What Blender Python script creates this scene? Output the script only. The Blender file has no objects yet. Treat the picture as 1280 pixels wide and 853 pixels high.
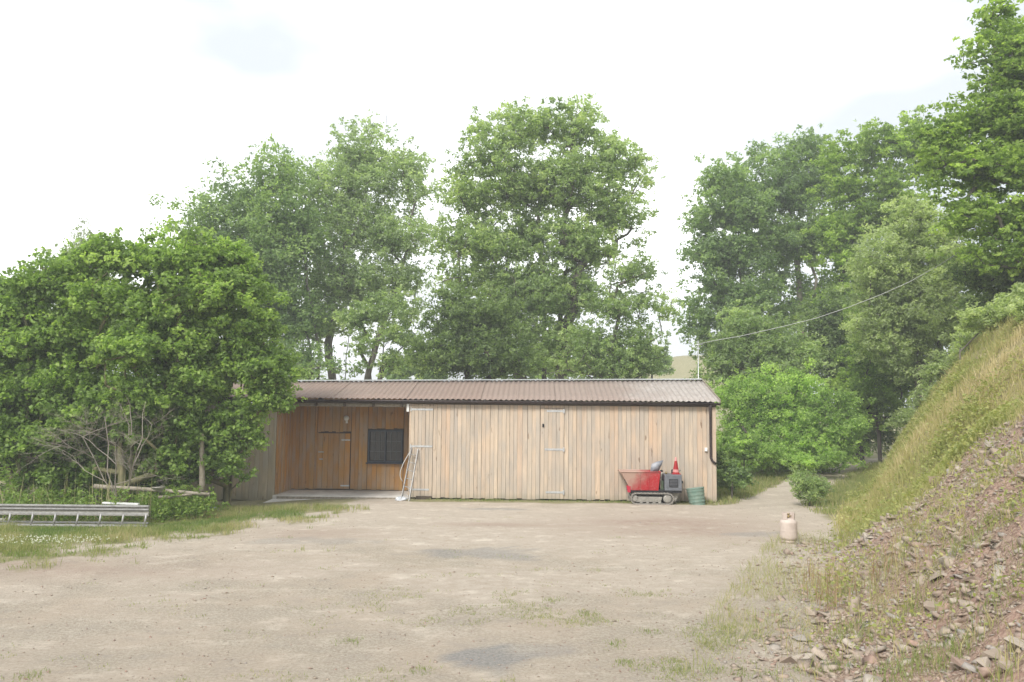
import bpy, bmesh, math, random
import numpy as np
from mathutils import Matrix, Vector

random.seed(7)
rng = np.random.default_rng(7)
R = math.radians
sc = bpy.context.scene
COL = sc.collection

# ------------------------------------------------------------------ camera
F = 1040.0            # focal length in pixels of a 1280 px wide picture
CAM = Vector((0, 0, 2.48))
PITCH, ROLL = R(4.70), R(0.55)
Mrot = Matrix.Rotation(R(90) + PITCH, 3, 'X') @ Matrix.Rotation(ROLL, 3, 'Z')
cd = bpy.data.cameras.new('camera')
cam = bpy.data.objects.new('camera', cd)
COL.objects.link(cam)
cam.matrix_world = Matrix.Translation(CAM) @ Mrot.to_4x4()
cd.sensor_width = 36
cd.lens = F / 1280 * 36
cd.clip_start = 0.1
cd.clip_end = 6000
sc.camera = cam

# ------------------------------------------------------------------ sky and light (bright overcast)
SUN_EL, SUN_AZ = R(44), R(20)     # high, behind the cloud, a little to the right of the shed
w = bpy.data.worlds.new('World')
sc.world = w
w.use_nodes = True
nt = w.node_tree
nt.nodes.clear()
out = nt.nodes.new('ShaderNodeOutputWorld')
bg1 = nt.nodes.new('ShaderNodeBackground')
bg2 = nt.nodes.new('ShaderNodeBackground')
sky = nt.nodes.new('ShaderNodeTexSky')
sky.sky_type = 'NISHITA'
sky.sun_disc = False
sky.sun_elevation = SUN_EL
sky.sun_rotation = SUN_AZ
nt.links.new(sky.outputs[0], bg1.inputs[0])
bg1.inputs[1].default_value = 0.10
tc = nt.nodes.new('ShaderNodeTexCoord')
mp = nt.nodes.new('ShaderNodeMapping')
mp.inputs['Scale'].default_value = (1.0, 1.0, 2.2)
mp.inputs['Location'].default_value = (0.35, 0.0, 0.1)
no = nt.nodes.new('ShaderNodeTexNoise')
no.inputs['Scale'].default_value = 1.6
no.inputs['Detail'].default_value = 5
no.inputs['Roughness'].default_value = 0.45
rp = nt.nodes.new('ShaderNodeValToRGB')
rp.color_ramp.elements[0].position = 0.47
rp.color_ramp.elements[0].color = (0.368, 0.386, 0.398, 1)
rp.color_ramp.elements[1].position = 0.70
rp.color_ramp.elements[1].color = (1.0, 1.0, 0.995, 1)
nt.links.new(tc.outputs['Generated'], mp.inputs[0])
nt.links.new(mp.outputs[0], no.inputs['Vector'])
nt.links.new(no.outputs[0], rp.inputs[0])
nt.links.new(rp.outputs[0], bg2.inputs[0])
bg2.inputs[1].default_value = 1.0
mx = nt.nodes.new('ShaderNodeMixShader')
mx.inputs[0].default_value = 0.90
nt.links.new(bg1.outputs[0], mx.inputs[1])
nt.links.new(bg2.outputs[0], mx.inputs[2])
nt.links.new(mx.outputs[0], out.inputs[0])

sl = bpy.data.lights.new('sun', 'SUN')
sl.energy = 1.5
sl.angle = R(14)
sl.color = (1.0, 0.965, 0.91)
so = bpy.data.objects.new('sun', sl)
COL.objects.link(so)
sd = Vector((math.sin(R(-30)) * math.cos(SUN_EL), -math.cos(R(-30)) * math.cos(SUN_EL), math.sin(SUN_EL)))
so.rotation_euler = sd.to_track_quat('Z', 'Y').to_euler()
sky.sun_rotation = math.atan2(sd.x, sd.y)
so.location = (0, 0, 60)

sc.view_settings.view_transform = 'Standard'
sc.view_settings.look = 'None'
sc.view_settings.gamma = 1.0
sc.view_settings.exposure = 1.42
sc.view_settings.use_curve_mapping = False
sc.cycles.max_bounces = 8
sc.cycles.transparent_max_bounces = 8
sc.cycles.transmission_bounces = 4
sc.cycles.diffuse_bounces = 4


def ray(px, py):
    return Mrot @ Vector(((px - 640) / F, -(py - 426.5) / F, -1.0))


def P(px, py, Y):
    """the point of the place seen at photo pixel (px,py), Y metres in front"""
    d = ray(px, py)
    return CAM + d * (Y / d.y)


def G(px, py, z=0.0):
    d = ray(px, py)
    return CAM + d * ((z - CAM.z) / d.z)


# ------------------------------------------------------------------ noise and terrain
def vnoise(x, y, seed=0):
    x = np.asarray(x, float); y = np.asarray(y, float)
    xi = np.floor(x).astype(np.int64); yi = np.floor(y).astype(np.int64)
    fx = x - xi; fy = y - yi
    fx = fx * fx * (3 - 2 * fx); fy = fy * fy * (3 - 2 * fy)

    def h(a, b):
        n = (a * 374761393 + b * 668265263 + seed * 974711) & 0x7fffffff
        n = ((n ^ (n >> 13)) * 1274126177) & 0x7fffffff
        n = n ^ (n >> 16)
        return (n & 0xffff) / 65535.0
    return (h(xi, yi) * (1 - fx) + h(xi + 1, yi) * fx) * (1 - fy) + (h(xi, yi + 1) * (1 - fx) + h(xi + 1, yi + 1) * fx) * fy


def fbm(x, y, sc_=1.0, octv=4, seed=0):
    s = 0; a = 1; t = 0
    for i in range(octv):
        s = s + a * vnoise(np.asarray(x) / sc_ * 2 ** i + 17.3 * i, np.asarray(y) / sc_ * 2 ** i - 9.1 * i, seed + i)
        t += a; a *= 0.5
    return s / t


def sstep(a, b, x):
    t = np.clip((np.asarray(x, float) - a) / (b - a), 0, 1)
    return t * t * (3 - 2 * t)


TOE_Y = [-10, 0, 6, 7.6, 10, 14.5, 18.5, 24, 29, 34, 40, 60]
TOE_X = [1.9, 2.0, 2.5, 2.8, 3.6, 5.5, 7.5, 10.1, 12.6, 15.4, 19.5, 34]


def toe(y):
    return np.interp(y, TOE_Y, TOE_X)


def H0(x, y):
    x = np.asarray(x, float); y = np.asarray(y, float)
    r = np.hypot(x, y - 15)
    z = -0.13 * sstep(-4.0, -8.5, x) * sstep(14, 20, y)
    z = z + 0.05 * (fbm(x, y, 5.0, 3, 3) - .5) * sstep(4, 7, y) * (1 - sstep(21.5, 22.6, y) * (1 - sstep(26, 30, y)))
    z = z + 0.018 * (fbm(x, y, .8, 3, 8) - .5) * (1 - sstep(22, 22.6, y))
    # rough ground beyond the shed and to the left
    z = z + 0.5 * (fbm(x, y, 9, 4, 5) - .4) * sstep(29, 40, r)
    # pale field hill far behind, right of the big ash
    z = z + .35 * sstep(24, 34, y) * sstep(4, 10, x)
    z = z + 9.5 * np.exp(-((x - 24) / 15.0) ** 2 - ((y - 112) / 24.0) ** 2)
    z = z + 5.0 * fbm(x, y, 120, 3, 11) * sstep(150, 400, r)
    return z


BANK_C_Y = [-10, 5, 15, 21, 26, 32, 40, 46]
BANK_C = [5.4, 5.4, 4.9, 4.3, 3.7, 3.0, 2.2, 1.2]


def HB(x, y):
    x = np.asarray(x, float); y = np.asarray(y, float)
    t = x - toe(y)
    tp = np.maximum(t, 0)
    rise = .92 * tp - .62 * (1 - np.exp(-tp / 1.1))
    far = sstep(16, 22, y)
    rise = rise * (1 - far) + far * (1.55 * tp - .50 * (1 - np.exp(-tp)))
    C = np.interp(y, BANK_C_Y, BANK_C)
    b = C + .10 * tp
    k = 2.2
    z = -np.log(np.exp(-k * rise) + np.exp(-k * b)) / k
    m = sstep(0, 1.0, t)
    z = z + m * (.8 * (fbm(x, y, 2.0, 4, 21) - .5)) + sstep(.8, 2.5, t) * .42 * (fbm(x, y, 1.15, 2, 55) - .5)
    rub = rubble(x, y)
    z = z + sstep(-.1, .6, t) * rub * (.16 * (fbm(x, y, .45, 3, 31) - .5))
    edge = sstep(-.25, 0.05, t)
    return H0(x, y) + z * edge - .05 * (1 - edge) + .0


def rubble(x, y):
    """1 where the bank is bare broken stone, 0 where it is grassed"""
    t = np.maximum(x - toe(y), 0)
    z = .8 * t
    d = 17.0 - 1.10 * z - y
    n = fbm(x, y, 1.6, 4, 41)
    m = sstep(-1.2, 1.2, d + (n - .5) * 6.5)
    # worn tongue of scree running up the bank
    return np.clip(m, 0, 1)


def HT(x, y):
    """top of whatever is there"""
    x = np.asarray(x, float); y = np.asarray(y, float)
    t = x - toe(y)
    return np.where(t > 0.05, HB(x, y), H0(x, y))


# ------------------------------------------------------------------ object helpers
def link(o, parent=None):
    COL.objects.link(o)
    if parent is not None:
        o.parent = parent
    return o


def empty(name, label, cat, loc=(0, 0, 0), rz=0.0, group=None):
    o = bpy.data.objects.new(name, None)
    o.empty_display_size = .3
    o.location = loc
    o.rotation_euler = (0, 0, rz)
    link(o)
    tag(o, label, cat, group)
    return o


def tag(o, label=None, cat=None, group=None, kind=None):
    if label: o['label'] = label
    if cat: o['category'] = cat
    if group: o['group'] = group
    if kind: o['kind'] = kind
    return o


class MB:
    def __init__(self):
        self.v = []; self.f = []; self.smooth = []

    def box(self, c, s, rot=None, taper=1.0):
        """c centre, s full size; taper scales the top"""
        n = len(self.v)
        for dz in (-.5, .5):
            k = taper if dz > 0 else 1
            for dx, dy in ((-.5, -.5), (.5, -.5), (.5, .5), (-.5, .5)):
                p = Vector((dx * s[0] * k, dy * s[1] * k, dz * s[2]))
                if rot is not None: p = rot @ p
                self.v.append(tuple(p + Vector(c)))
        for q in ((0, 3, 2, 1), (4, 5, 6, 7), (0, 1, 5, 4), (1, 2, 6, 5), (2, 3, 7, 6), (3, 0, 4, 7)):
            self.f.append(tuple(n + i for i in q)); self.smooth.append(False)
        return self

    def tube(self, pts, rad, seg=8, cap=True):
        pts = [Vector(p) for p in pts]
        if not hasattr(rad, '__len__'): rad = [rad] * len(pts)
        n0 = len(self.v)
        up = None
        for i, p in enumerate(pts):
            a = pts[max(i - 1, 0)]; b = pts[min(i + 1, len(pts) - 1)]
            t = (b - a).normalized()
            if up is None:
                up = t.orthogonal().normalized()
            up = (up - t * up.dot(t)).normalized()
            w_ = t.cross(up)
            for k in range(seg):
                an = 2 * math.pi * k / seg
                self.v.append(tuple(p + (up * math.cos(an) + w_ * math.sin(an)) * rad[i]))
        for i in range(len(pts) - 1):
            for k in range(seg):
                a = n0 + i * seg + k; b = n0 + i * seg + (k + 1) % seg
                self.f.append((a, b, b + seg, a + seg)); self.smooth.append(True)
        if cap:
            self.f.append(tuple(n0 + k for k in range(seg))[::-1]); self.smooth.append(False)
            e = n0 + (len(pts) - 1) * seg
            self.f.append(tuple(e + k for k in range(seg))); self.smooth.append(False)
        return self

    def lathe(self, prof, c=(0, 0, 0), seg=28, rot=None):
        n0 = len(self.v)
        for r_, z_ in prof:
            for k in range(seg):
                an = 2 * math.pi * k / seg
                p = Vector((r_ * math.cos(an), r_ * math.sin(an), z_))
                if rot is not None: p = rot @ p
                self.v.append(tuple(p + Vector(c)))
        for i in range(len(prof) - 1):
            for k in range(seg):
                a = n0 + i * seg + k; b = n0 + i * seg + (k + 1) % seg
                self.f.append((a, b, b + seg, a + seg)); self.smooth.append(True)
        return self

    def prism(self, poly, y0, y1):
        """poly of (x,z) extruded along y"""
        n0 = len(self.v); n = len(poly)
        for y in (y0, y1):
            for x, z in poly: self.v.append((x, y, z))
        self.f.append(tuple(n0 + i for i in range(n))); self.smooth.append(False)
        self.f.append(tuple(n0 + n + i for i in range(n))[::-1]); self.smooth.append(False)
        for i in range(n):
            j = (i + 1) % n
            self.f.append((n0 + j, n0 + i, n0 + n + i, n0 + n + j)); self.smooth.append(False)
        return self

    def mesh(self, name, mat, bevel=0.0):
        me = bpy.data.meshes.new(name)
        me.from_pydata(self.v, [], self.f)
        for p, s in zip(me.polygons, self.smooth): p.use_smooth = s
        bm = bmesh.new(); bm.from_mesh(me)
        if bevel > 0:
            es = [e for e in bm.edges if len(e.link_faces) == 2 and e.calc_face_angle(0) > 0.6]
            bmesh.ops.bevel(bm, geom=es, offset=bevel, segments=2, profile=.6, affect='EDGES')
        bmesh.ops.recalc_face_normals(bm, faces=bm.faces)
        bm.to_mesh(me); bm.free()
        if mat: me.materials.append(mat)
        me.update()
        return me

    def build(self, name, mat, parent=None, bevel=0.0, loc=(0, 0, 0), rot=(0, 0, 0)):
        o = bpy.data.objects.new(name, self.mesh(name, mat, bevel))
        o.location = loc; o.rotation_euler = rot
        return link(o, parent)


def np_mesh(name, V, Fc, mat, tint=None, smooth=False, attrs=None):
    """V (n,3), Fc (m,k) -> mesh; tint per vertex"""
    me = bpy.data.meshes.new(name)
    V = np.ascontiguousarray(V, np.float32); Fc = np.ascontiguousarray(Fc, np.int32)
    m, k = Fc.shape
    me.vertices.add(len(V)); me.vertices.foreach_set('co', V.ravel())
    me.loops.add(m * k); me.loops.foreach_set('vertex_index', Fc.ravel())
    me.polygons.add(m)
    me.polygons.foreach_set('loop_start', np.arange(0, m * k, k, dtype=np.int32))
    me.polygons.foreach_set('loop_total', np.full(m, k, np.int32))
    if smooth: me.polygons.foreach_set('use_smooth', np.ones(m, bool))
    me.update(calc_edges=True)
    allat = dict(attrs or {})
    if tint is not None: allat['tint'] = tint
    for an, av in allat.items():
        a = me.attributes.new(an, 'FLOAT', 'POINT')
        a.data.foreach_set('value', np.ascontiguousarray(av, np.float32))
    if mat: me.materials.append(mat)
    return me


def copy_tree(o, parent=None):
    c = o.copy(); link(c)
    c.parent = parent
    for ch in list(o.children): copy_tree(ch, c)
    return c


# ------------------------------------------------------------------ material helpers
def newmat(name):
    m = bpy.data.materials.new(name); m.use_nodes = True
    t = m.node_tree
    b = t.nodes['Principled BSDF']
    b.inputs['Specular IOR Level'].default_value = 0.3
    return m, t, b


def N(t, kind, **kw):
    n = t.nodes.new(kind)
    for k, v in kw.items():
        if k in n.inputs.keys() if hasattr(n.inputs, 'keys') else False:
            n.inputs[k].default_value = v
        else:
            setattr(n, k, v)
    return n


def noise(t, scale, detail=4, rough=.55, vec=None, dim='3D', wv=None):
    n = t.nodes.new('ShaderNodeTexNoise')
    n.noise_dimensions = dim
    n.inputs['Scale'].default_value = scale
    n.inputs['Detail'].default_value = detail
    n.inputs['Roughness'].default_value = rough
    if vec is not None: t.links.new(vec, n.inputs['Vector'])
    if wv is not None: t.links.new(wv, n.inputs['W'])
    return n.outputs[0]


def ramp(t, fac, stops):
    r_ = t.nodes.new('ShaderNodeValToRGB')
    el = r_.color_ramp.elements
    while len(el) < len(stops): el.new(.5)
    for e, (p, c) in zip(el, stops):
        e.position = p; e.color = (c[0], c[1], c[2], 1) if hasattr(c, '__len__') else (c, c, c, 1)
    t.links.new(fac, r_.inputs[0])
    return r_.outputs[0]


def mixc(t, fac, a, b, blend='MIX'):
    n = t.nodes.new('ShaderNodeMix'); n.data_type = 'RGBA'; n.blend_type = blend
    for s, v in ((0, fac), (6, a), (7, b)):
        if hasattr(v, 'is_linked') or isinstance(v, bpy.types.NodeSocket): t.links.new(v, n.inputs[s])
        else: n.inputs[s].default_value = (v if s == 0 else (v[0], v[1], v[2], 1))
    return n.outputs[2]


def math_(t, op, a, b=None):
    n = t.nodes.new('ShaderNodeMath'); n.operation = op
    for i, v in enumerate((a, b)):
        if v is None: continue
        if isinstance(v, bpy.types.NodeSocket): t.links.new(v, n.inputs[i])
        else: n.inputs[i].default_value = v
    return n.outputs[0]


def attr(t, name):
    n = t.nodes.new('ShaderNodeAttribute'); n.attribute_name = name
    return n.outputs['Fac']


def objco(t, scale=(1, 1, 1)):
    c = t.nodes.new('ShaderNodeTexCoord')
    m_ = t.nodes.new('ShaderNodeMapping'); m_.inputs['Scale'].default_value = scale
    t.links.new(c.outputs['Object'], m_.inputs[0])
    return m_.outputs[0]


def bump(t, b, h, strength=.5, dist=.01):
    n = t.nodes.new('ShaderNodeBump'); n.inputs['Strength'].default_value = strength
    n.inputs['Distance'].default_value = dist
    t.links.new(h, n.inputs['Height']); t.links.new(n.outputs[0], b.inputs['Normal'])


def simple(name, c, rough=.6, metal=0.0, var=.25, scale=8, spec=.3, c2=None, bmp=0.0):
    m, t, b = newmat(name)
    v = objco(t)
    f = noise(t, scale, 5, .6, v)
    c2 = c2 or tuple(x * (1 - var) for x in c)
    col = ramp(t, f, [(.35, c2), (.65, c)])
    t.links.new(col, b.inputs['Base Color'])
    b.inputs['Roughness'].default_value = rough
    b.inputs['Metallic'].default_value = metal
    b.inputs['Specular IOR Level'].default_value = spec
    if bmp: bump(t, b, f, bmp, .01)
    return m


def wood(name, cols, knot=(.16, .10, .06), green=0.0):
    """vertical boards; every board (object) gets its own tone and grain"""
    m, t, b = newmat(name)
    oi = t.nodes.new('ShaderNodeObjectInfo')
    rnd = oi.outputs['Random']
    wv = math_(t, 'MULTIPLY', rnd, 57.0)
    vgrain = objco(t, (28, 28, 1.3))
    vk = objco(t, (9, 9, 2.6))
    vb = objco(t, (2.5, 2.5, 1.1))
    g = noise(t, 1.0, 6, .65, vgrain, '4D', wv)
    st = noise(t, 1.0, 3, .5, vb, '4D', wv)
    k = noise(t, 1.0, 2, .4, vk, '4D', wv)
    n = len(cols)
    base = ramp(t, rnd, [(i / (n - 1) * .96 + .02, c) for i, c in enumerate(cols)])
    c1 = mixc(t, ramp(t, g, [(.3, 0.0), (.75, 1.0)]), mixc(t, 1.0, base, (.80, .76, .72), 'MULTIPLY'), mixc(t, 1.0, base, (1.12, 1.1, 1.08), 'MULTIPLY'))
    c2 = mixc(t, ramp(t, st, [(.38, 0.55), (.60, 0.0)]), c1, (.36, .335, .30))
    dirt = noise(t, 1.0, 5, .7, objco(t, (4, 4, .7)), '4D', wv)
    c2 = mixc(t, ramp(t, dirt, [(.56, 0.0), (.70, .45)]), c2, (.27, .235, .19))
    c3 = mixc(t, ramp(t, k, [(.69, 0.0), (.74, .65)]), c2, knot)
    # rain splash and algae low down on the boards (a stain, in metres above the ground)
    co = t.nodes.new('ShaderNodeNewGeometry')
    sep = t.nodes.new('ShaderNodeSeparateXYZ'); t.links.new(co.outputs['Position'], sep.inputs[0])
    z = math_(t, 'ADD', sep.outputs[2], math_(t, 'MULTIPLY', st, .25))
    low = ramp(t, z, [(.06, 0.55), (.32, 0.0)])
    c4 = mixc(t, low, c3, (.20, .20, .13))
    t.links.new(c4, b.inputs['Base Color'])
    b.inputs['Roughness'].default_value = .85
    bump(t, b, g, .35, .004)
    return m


def leafmat(name, dark, mid, light, trans=.35, straw=None):
    m, t, b = newmat(name)
    f = attr(t, 'tint')
    stops = [(0.0, dark), (.5, mid), (1.0, light)]
    if straw: stops = [(0.0, dark), (.4, mid), (.7, light), (1.0, straw)]
    col = ramp(t, f, stops)
    t.links.new(col, b.inputs['Base Color'])
    b.inputs['Roughness'].default_value = .55
    b.inputs['Specular IOR Level'].default_value = .35
    tr = t.nodes.new('ShaderNodeBsdfTranslucent')
    t.links.new(mixc(t, 1.0, col, (1.35, 1.45, .75), 'MULTIPLY'), tr.inputs[0])
    mxs = t.nodes.new('ShaderNodeMixShader'); mxs.inputs[0].default_value = trans
    o = t.nodes['Material Output']
    t.links.new(b.outputs[0], mxs.inputs[1]); t.links.new(tr.outputs[0], mxs.inputs[2])
    t.links.new(mxs.outputs[0], o.inputs[0])
    return m


def barkmat(name, a, b_, scale=6):
    m, t, b = newmat(name)
    v = objco(t, (1, 1, .3))
    f = noise(t, scale, 6, .65, v)
    t.links.new(ramp(t, f, [(.35, a), (.65, b_)]), b.inputs['Base Color'])
    b.inputs['Roughness'].default_value = .9
    bump(t, b, f, .6, .02)
    return m


M = {}
M['front_wood'] = wood('weathered_larch', [(0.583, 0.476, 0.361), (0.476, 0.424, 0.361), (0.618, 0.484, 0.358), (0.548, 0.467, 0.372), (0.629, 0.520, 0.399), (0.494, 0.418, 0.335), (0.599, 0.448, 0.323), (0.549, 0.474, 0.388), (0.591, 0.490, 0.383), (0.509, 0.423, 0.336)])
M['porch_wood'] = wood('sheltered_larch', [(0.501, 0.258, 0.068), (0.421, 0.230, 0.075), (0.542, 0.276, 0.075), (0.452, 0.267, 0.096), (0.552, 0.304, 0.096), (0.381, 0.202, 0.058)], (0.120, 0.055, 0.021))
M['grey_wood'] = wood('silvered_larch', [(.52, .44, .32), (.44, .39, .30), (.56, .47, .35), (.47, .40, .30), (.53, .44, .31)])
M['dark_wood'] = simple('dark_rafter_wood', (.09, .07, .05), .9)
M['old_wood'] = simple('old_grey_wood', (.32, .28, .22), .9, c2=(.20, .17, .13), scale=14, bmp=.4)
M['galv'] = simple('galvanised_steel', (.62, .63, .63), .42, .55, .25, 20)
M['alu'] = simple('dull_aluminium', (.43, .42, .41), .5, .35, .3, 9)
M['paint_white'] = simple('white_plastic', (.78, .78, .76), .4, 0, .08)
M['concrete'] = simple('pale_concrete', (.66, .63, .58), .9, 0, .0, 3.5, c2=(.50, .47, .43), bmp=.3)
M['black_metal'] = simple('black_metal', (.03, .03, .032), .45, .2, .3)
M['gutter'] = simple('brown_gutter_plastic', (.055, .04, .04), .4, 0, .3)
M['dark_frame'] = simple('dark_window_paint', (.05, .065, .085), .5, 0, .3)
M['engine_grey'] = simple('grey_engine_cover', (.17, .18, .20), .5, .1, .25, 12)
M['track_rubber'] = simple('dusty_track_rubber', (.30, .275, .24), .85, 0, .4, 22, c2=(.15, .14, .125))
M['steel_worn'] = simple('worn_steel', (.38, .36, .32), .6, .3, .35, 18)
M['cone_red'] = simple('red_cone_plastic', (.40, .022, .025), .45, 0, .25, 6)
M['cone_band'] = simple('reflective_band', (.58, .26, .24), .35, 0, .1)
M['tub_green'] = simple('green_tub_plastic', (.12, .20, .16), .5, 0, .3, 5, c2=(.20, .26, .21))
M['gas_paint'] = simple('cream_cylinder_paint', (.56, .475, .415), .5, 0, .0, 9, c2=(.49, .41, .355))
M['brass'] = simple('brass_valve', (.35, .27, .12), .4, .8, .3)
M['sack'] = simple('grey_plastic_sheet', (.20, .22, .26), .45, 0, .0, 6, c2=(.36, .36, .38))
M['rag'] = simple('pale_rag', (.70, .72, .74), .8, 0, .0, 9, c2=(.35, .38, .42))
M['orange'] = simple('faded_orange_plastic', (.62, .30, .14), .6, 0, .2)
M['blue_plastic'] = simple('pale_blue_plastic', (.45, .56, .62), .5, 0, .2)
M['cable'] = simple('pale_cable', (.50, .50, .48), .6, 0, .05)

M['bar_paint'] = simple('worn_bar_paint', (.15, .18, .19), .6, 0, .3)
# glass
m, t, b = newmat('window_glass')
b.inputs['Base Color'].default_value = (.02, .022, .024, 1)
b.inputs['Roughness'].default_value = .06
b.inputs['Specular IOR Level'].default_value = .6
M['glass'] = m

# red skip with concrete dust on it
m, t, b = newmat('dusty_red_paint')
v = objco(t)
f = noise(t, 3.2, 6, .65, v)
f2 = noise(t, 24, 4, .6, v)
sep = t.nodes.new('ShaderNodeSeparateXYZ'); t.links.new(v, sep.inputs[0])
fx = math_(t, 'ADD', math_(t, 'MULTIPLY', sep.outputs[0], -.62), math_(t, 'MULTIPLY', f, .55))
fz = math_(t, 'ADD', fx, math_(t, 'MULTIPLY', sep.outputs[2], .55))
col = ramp(t, fz, [(.64, (.42, .022, .028)), (.80, (.38, .09, .08)), (.98, (.42, .28, .22))])
col = mixc(t, ramp(t, f2, [(.5, 0.0), (.75, .35)]), col, (.5, .38, .33))
t.links.new(col, b.inputs['Base Color']); b.inputs['Roughness'].default_value = .55
M['skip_red'] = m

# roof sheets: faded brown-red coating worn to grey at the right-hand end
m, t, b = newmat('corrugated_sheet')
oi = t.nodes.new('ShaderNodeObjectInfo')
co = objco(t, (1, 1, 1))
f = noise(t, 1.3, 5, .6, co)
f2 = noise(t, 14, 4, .6, objco(t, (1, .2, 1)))
sep = t.nodes.new('ShaderNodeSeparateXYZ'); t.links.new(co, sep.inputs[0])
gx = math_(t, 'ADD', sep.outputs[0], math_(t, 'MULTIPLY', f, 2.2))
g_ = ramp(t, math_(t, 'MULTIPLY', math_(t, 'ADD', gx, 6.0), .14), [(.12, 0.0), (.62, .25), (.85, 1.0)])
col = mixc(t, g_, (.26, .185, .150), (.42, .39, .36))
col = mixc(t, ramp(t, f2, [(.4, .45), (.7, 0.0)]), col, (.19, .15, .125))
col = mixc(t, math_(t, 'MULTIPLY', oi.outputs['Random'], .22), col, (.33, .27, .23))
t.links.new(col, b.inputs['Base Color']); b.inputs['Roughness'].default_value = .62
M['roof'] = m

# leaves
M['leaf_hazel'] = leafmat('hazel_leaves', (0.133, 0.200, 0.063), (0.247, 0.363, 0.102), (0.427, 0.553, 0.163), .55)
M['leaf_ash'] = leafmat('ash_leaves', (0.180, 0.244, 0.122), (0.321, 0.418, 0.194), (0.506, 0.592, 0.276), .55)
M['leaf_ashpale'] = leafmat('pale_ash_leaves', (0.217, 0.283, 0.164), (0.366, 0.457, 0.253), (0.517, 0.604, 0.330), .55)
M['leaf_oak'] = leafmat('oak_leaves', (0.137, 0.204, 0.096), (0.247, 0.348, 0.155), (0.399, 0.513, 0.204), .55)
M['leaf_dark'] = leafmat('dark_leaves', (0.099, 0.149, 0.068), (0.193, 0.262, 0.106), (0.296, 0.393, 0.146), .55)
M['leaf_willow'] = leafmat('willow_leaves', (0.234, 0.283, 0.152), (0.385, 0.458, 0.239), (0.554, 0.624, 0.317), .55)
M['leaf_laurel'] = leafmat('laurel_leaves', (0.167, 0.258, 0.078), (0.327, 0.463, 0.141), (0.537, 0.696, 0.207), .55)
M['leaf_beech'] = leafmat('beech_leaves', (0.138, 0.219, 0.059), (0.276, 0.386, 0.098), (0.467, 0.599, 0.152), .55)
M['leaf_conifer'] = leafmat('conifer_needles', (0.136, 0.173, 0.094), (0.237, 0.291, 0.151), (0.347, 0.415, 0.193), .55)
M['grass'] = leafmat('grass_blades', (.14, .22, .055), (.23, .28, .085), (.33, .33, .14), .35, (.48, .41, .25))
M['bank_grass'] = leafmat('yellowing_grass', (.20, .25, .07), (.32, .33, .12), (.42, .38, .17), .35, (.55, .46, .28))
M['bank_weed'] = leafmat('bank_weed_leaves', (.22, .26, .08), (.32, .35, .11), (.44, .42, .17), .4)
M['weed'] = leafmat('weed_leaves', (.12, .21, .04), (.20, .30, .06), (.30, .38, .09), .35)
M['dry'] = leafmat('dry_stems', (.20, .12, .07), (.30, .20, .12), (.42, .32, .20), .15)
M['petal'] = leafmat('clover_heads', (.6, .6, .55), (.7, .7, .65), (.8, .8, .75), .3)
M['petal_yellow'] = leafmat('yellow_heads', (.6, .42, .05), (.7, .5, .06), (.75, .55, .08), .3)
M['bark_grey'] = barkmat('grey_bark', (.10, .09, .075), (.22, .20, .17))
M['bark_pale'] = barkmat('pale_bark', (.22, .19, .15), (.42, .37, .30))
M['bark_dark'] = barkmat('dark_bark', (.05, .045, .04), (.12, .10, .08))
M['bark_mossy'] = barkmat('mossy_bark', (.10, .105, .05), (.24, .21, .12))


def stonemat(name, src):
    m, t, b = newmat(name)
    if src == 'tint': f = attr(t, 'tint')
    else: f = t.nodes.new('ShaderNodeObjectInfo').outputs['Random']
    c = ramp(t, f, [(0.0, (.33, .25, .19)), (.2, (.42, .35, .27)), (.4, (.29, .21, .17)), (.55, (.47, .41, .33)), (.7, (.38, .245, .19)), (.85, (.50, .44, .36)), (1.0, (.31, .29, .27))])
    n1 = noise(t, 12, 6, .75, objco(t, (1, 1, 1)))
    c = mixc(t, ramp(t, n1, [(.35, .6), (.65, 0.0)]), c, (.24, .19, .155))
    t.links.new(c, b.inputs['Base Color']); b.inputs['Roughness'].default_value = .9
    bump(t, b, n1, .6, .02)
    return m


M['stone'] = stonemat('broken_shale', 'obj')
M['rubble'] = stonemat('shale_rubble', 'tint')
M['pebble'] = stonemat('yard_pebbles', 'tint')

# ground: gravel yard, dust, damp spots, soil and turf (masks are vertex attributes)
m, t, b = newmat('yard_ground')
v = objco(t)
n_f = noise(t, 26, 6, .8, v)
n_ff = noise(t, 75, 4, .85, v)
n_m = noise(t, 5.5, 5, .65, v)
n_l = noise(t, .8, 5, .6, v)
gravel = ramp(t, n_f, [(.40, (0.274, 0.236, 0.182)), (.5, (0.412, 0.360, 0.284)), (.60, (0.545, 0.484, 0.390))])
gravel = mixc(t, ramp(t, n_ff, [(.35, .55), (.6, 0.0)]), gravel, (0.250, 0.213, 0.169))
gravel = mixc(t, ramp(t, n_ff, [(.62, 0.0), (.75, .8)]), gravel, (0.718, 0.643, 0.521))
gravel = mixc(t, ramp(t, n_l, [(.42, 0.0), (.62, .6)]), gravel, (0.464, 0.377, 0.292))
n_p = noise(t, 1.7, 7, .78, objco(t, (.8, 1.15, 1)))
gravel = mixc(t, ramp(t, n_p, [(.53, 0.0), (.68, .45)]), gravel, (0.645, 0.568, 0.467))
gravel = mixc(t, ramp(t, n_p, [(.34, .55), (.46, 0.0)]), gravel, (0.316, 0.291, 0.260))
dust = ramp(t, n_m, [(.3, (0.430, 0.360, 0.287)), (.55, (0.499, 0.435, 0.356)), (.75, (0.579, 0.520, 0.436))])
dust = mixc(t, ramp(t, n_f, [(.42, .6), (.52, 0.0)]), dust, (0.411, 0.340, 0.273))
dust = mixc(t, ramp(t, n_p, [(.37, .6), (.46, 0.0)]), dust, (0.411, 0.340, 0.267))
dust = mixc(t, ramp(t, n_p, [(.54, 0.0), (.64, .7)]), dust, (0.661, 0.593, 0.497))
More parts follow.
